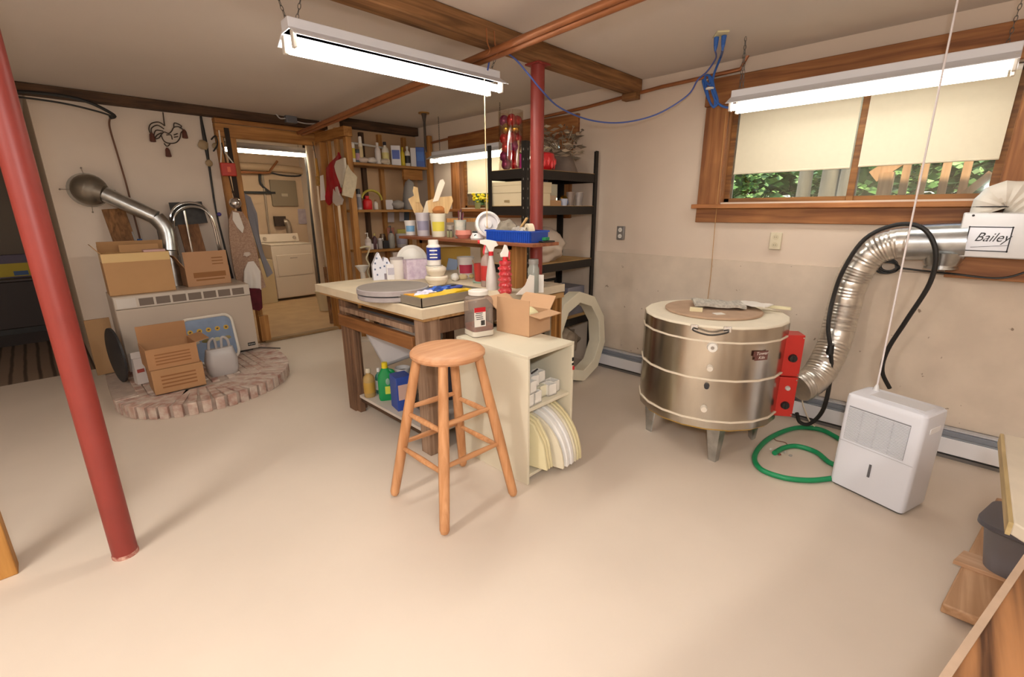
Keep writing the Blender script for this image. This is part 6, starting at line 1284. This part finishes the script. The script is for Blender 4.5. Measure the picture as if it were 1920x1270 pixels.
solo('green_sponge', 'green scouring pad on the small black tray', 'sponge', B().box((0, 0, .012), (.07, .1, .02)).ball((0, .0, .02), .03, (1, 1.2, .4), 2, .4, 8), mat('#2f9a5c', .8, spk=.2, sc=40), (2.42, 2.09, BZ+.011), .3, bevel=.004)
solo('pull_chain', 'thin pale pull cord hanging from foreground shop light', 'pull cord', B().tube([(0, 0, .03), (0, 0, -.45), (0, 0, -.84)], .003, 6, 1).ball((0, 0, -.84), .008, sub=1), mat('#d2b88c', .6), (2.11, 2.29, 2.235))
solo('wood_frame', 'empty light wooden frame standing behind the riser shelf', 'frame', B().box((0, 0, .24), (.035, .02, .48)).box((-.16, 0, .465), (.3, .02, .03)), PINE['z'], (2.62, 2.9, TZ+.0005), -.3)
# ---------------- under the worktable
LP = ('z', .145, .1455)
ob = item('bottle', 'oil_bottle', 'clear bottle of yellow oil on the low shelf of worktable', 'bottle', 684, 705, 691, 745, LP, clear('#d8b878', .45, .16), '#c9bda6', '#b08a3a')
p = spot(712, 742, 753, *LP); s = mpp(p); gd = thing('detergent_jug', 'green detergent jug with yellow cap under the worktable', 'jug', p+V((.02, .04, 0)), facing(p)); w_, h = 29*s, 75*s
GRN = mat('#0d8a4a', .3)
part('jug_body', gd, loft(B(), [(rbox(w_*.9, w_*.5, .02), 0), (rbox(w_, w_*.55, .022), .02), (rbox(w_, w_*.55, .022), h*.5), (rbox(w_*.9, w_*.5, .022), h*.68), (rbox(w_*.5, w_*.4, .02), h*.8), (rbox(w_*.42, w_*.38, .018), h*.84)]), GRN)
part('handle', gd, B().tube([(w_*.2, 0, h*.76), (w_*.46, 0, h*.72), (w_*.56, 0, h*.55), (w_*.5, 0, h*.36)], .016, 8, 5), GRN); part('cap', gd, B().lathe([(0, h*.84), (w_*.2, h*.84), (w_*.18, h*.98), (0, h)], seg=18), mat('#d9c21e', .4)); part('label', gd, B().box((.02, -w_*.28, h*.28), (w_*.5, .003, h*.2)), mat('#c9cf4a', .4)); part('hand_hole', gd, B().ball((w_*.12, -w_*.27, h*.5), w_*.2, (.7, .12, 1.2), 2), mat('#7fa08c', .4))
item('bottle', 'teal_bottle', 'slim teal and white bottle behind the green detergent jug', 'bottle', 706, 720, 690, 738, LP, '#3f7f72', '#dcd8d2', '#dfe4e0')
bx_ = item('box', 'detergent_box', 'blue detergent box with purple base under the worktable', 'box', 740, 770, 703, 766, LP, '#2f4a9c', None, '#c9a99c', .35, None, .13)
item('tub', 'white_tub', 'white tub behind the blue detergent box under worktable', 'tub', 744, 772, 690, 742, ('z', .145, .1455), '#d3cdc8', '#bdb5ae')
wbg = B().ball((0, 0, .2), .2, (1.2, .8, 1.0), 3, .3, 5, 3)
p = X(715, 690, 1.75)
sk_ = thing('plastic_sack', 'grey white folded plastic sack stuffed under the table rail', 'sack', (1.78, 2.95, .36)); 
part('sack', sk_, B().upright([(-.24, .3), (.3, .36), (.34, .2), (.1, .08), (-.1, .0)], -.08, .1, M.Rotation(-.9, 4, 'Z')), mat('#b9b6b8', .35, spk=.05, sc=6, bump=.4), .03)
solo('clear_sack', 'second crumpled whitish plastic bag beside the folded sack', 'bag', B().ball((0, 0, .1), .12, (1, .8, .8), 3, .4, 7, 5), mat('#c3c2c6', .3, bump=.5, sc=9), (1.86, 2.6, .42), ang=40)
solo('glass_bowl', 'clear glass bowl at the front of the low shelf', 'bowl', B().lathe([(0, .004), (.05, 0), (.1, .05), (.115, .1), (.108, .1), (.09, .05), (.045, .01), (0, .01)], seg=28), clear('#c9cbcf', .5, .1), (1.72, 2.5, .1455))
solo('blue_strip', 'blue and white packet at the low shelf end behind stool', 'packet', B().box((0, 0, .02), (.16, .08, .035)), mat('#8fa3c0', .5), (1.66, 2.33, .1455), .2, bevel=.004)
solo('dark_jar', 'dark grey jug behind the stool legs under the worktable', 'jug', B().lathe([(0, 0), (.09, 0), (.1, .03), (.1, .26), (.06, .34), (.05, .38), (0, .38)], seg=22), mat('#3f3f48', .4), (1.98, 2.62, .1455))
solo('white_packet', 'white and blue packet on the grey shelf under the slab', 'packet', B().box((0, 0, .014), (.09, .05, .028)), mat('#d3d6dc', .4), (1.70, 2.36, .7905), .1, bevel=.002)
solo('board_stack', 'stack of old boards lying under the slab top', 'boards', B().box((0, 0, .012), (.5, .7, .024)).box((.03, .05, .036), (.4, .5, .02)), OLD['y'], (1.9, 2.85, .7905), .03)  # plain wood boards stacked on the shelf under the slab
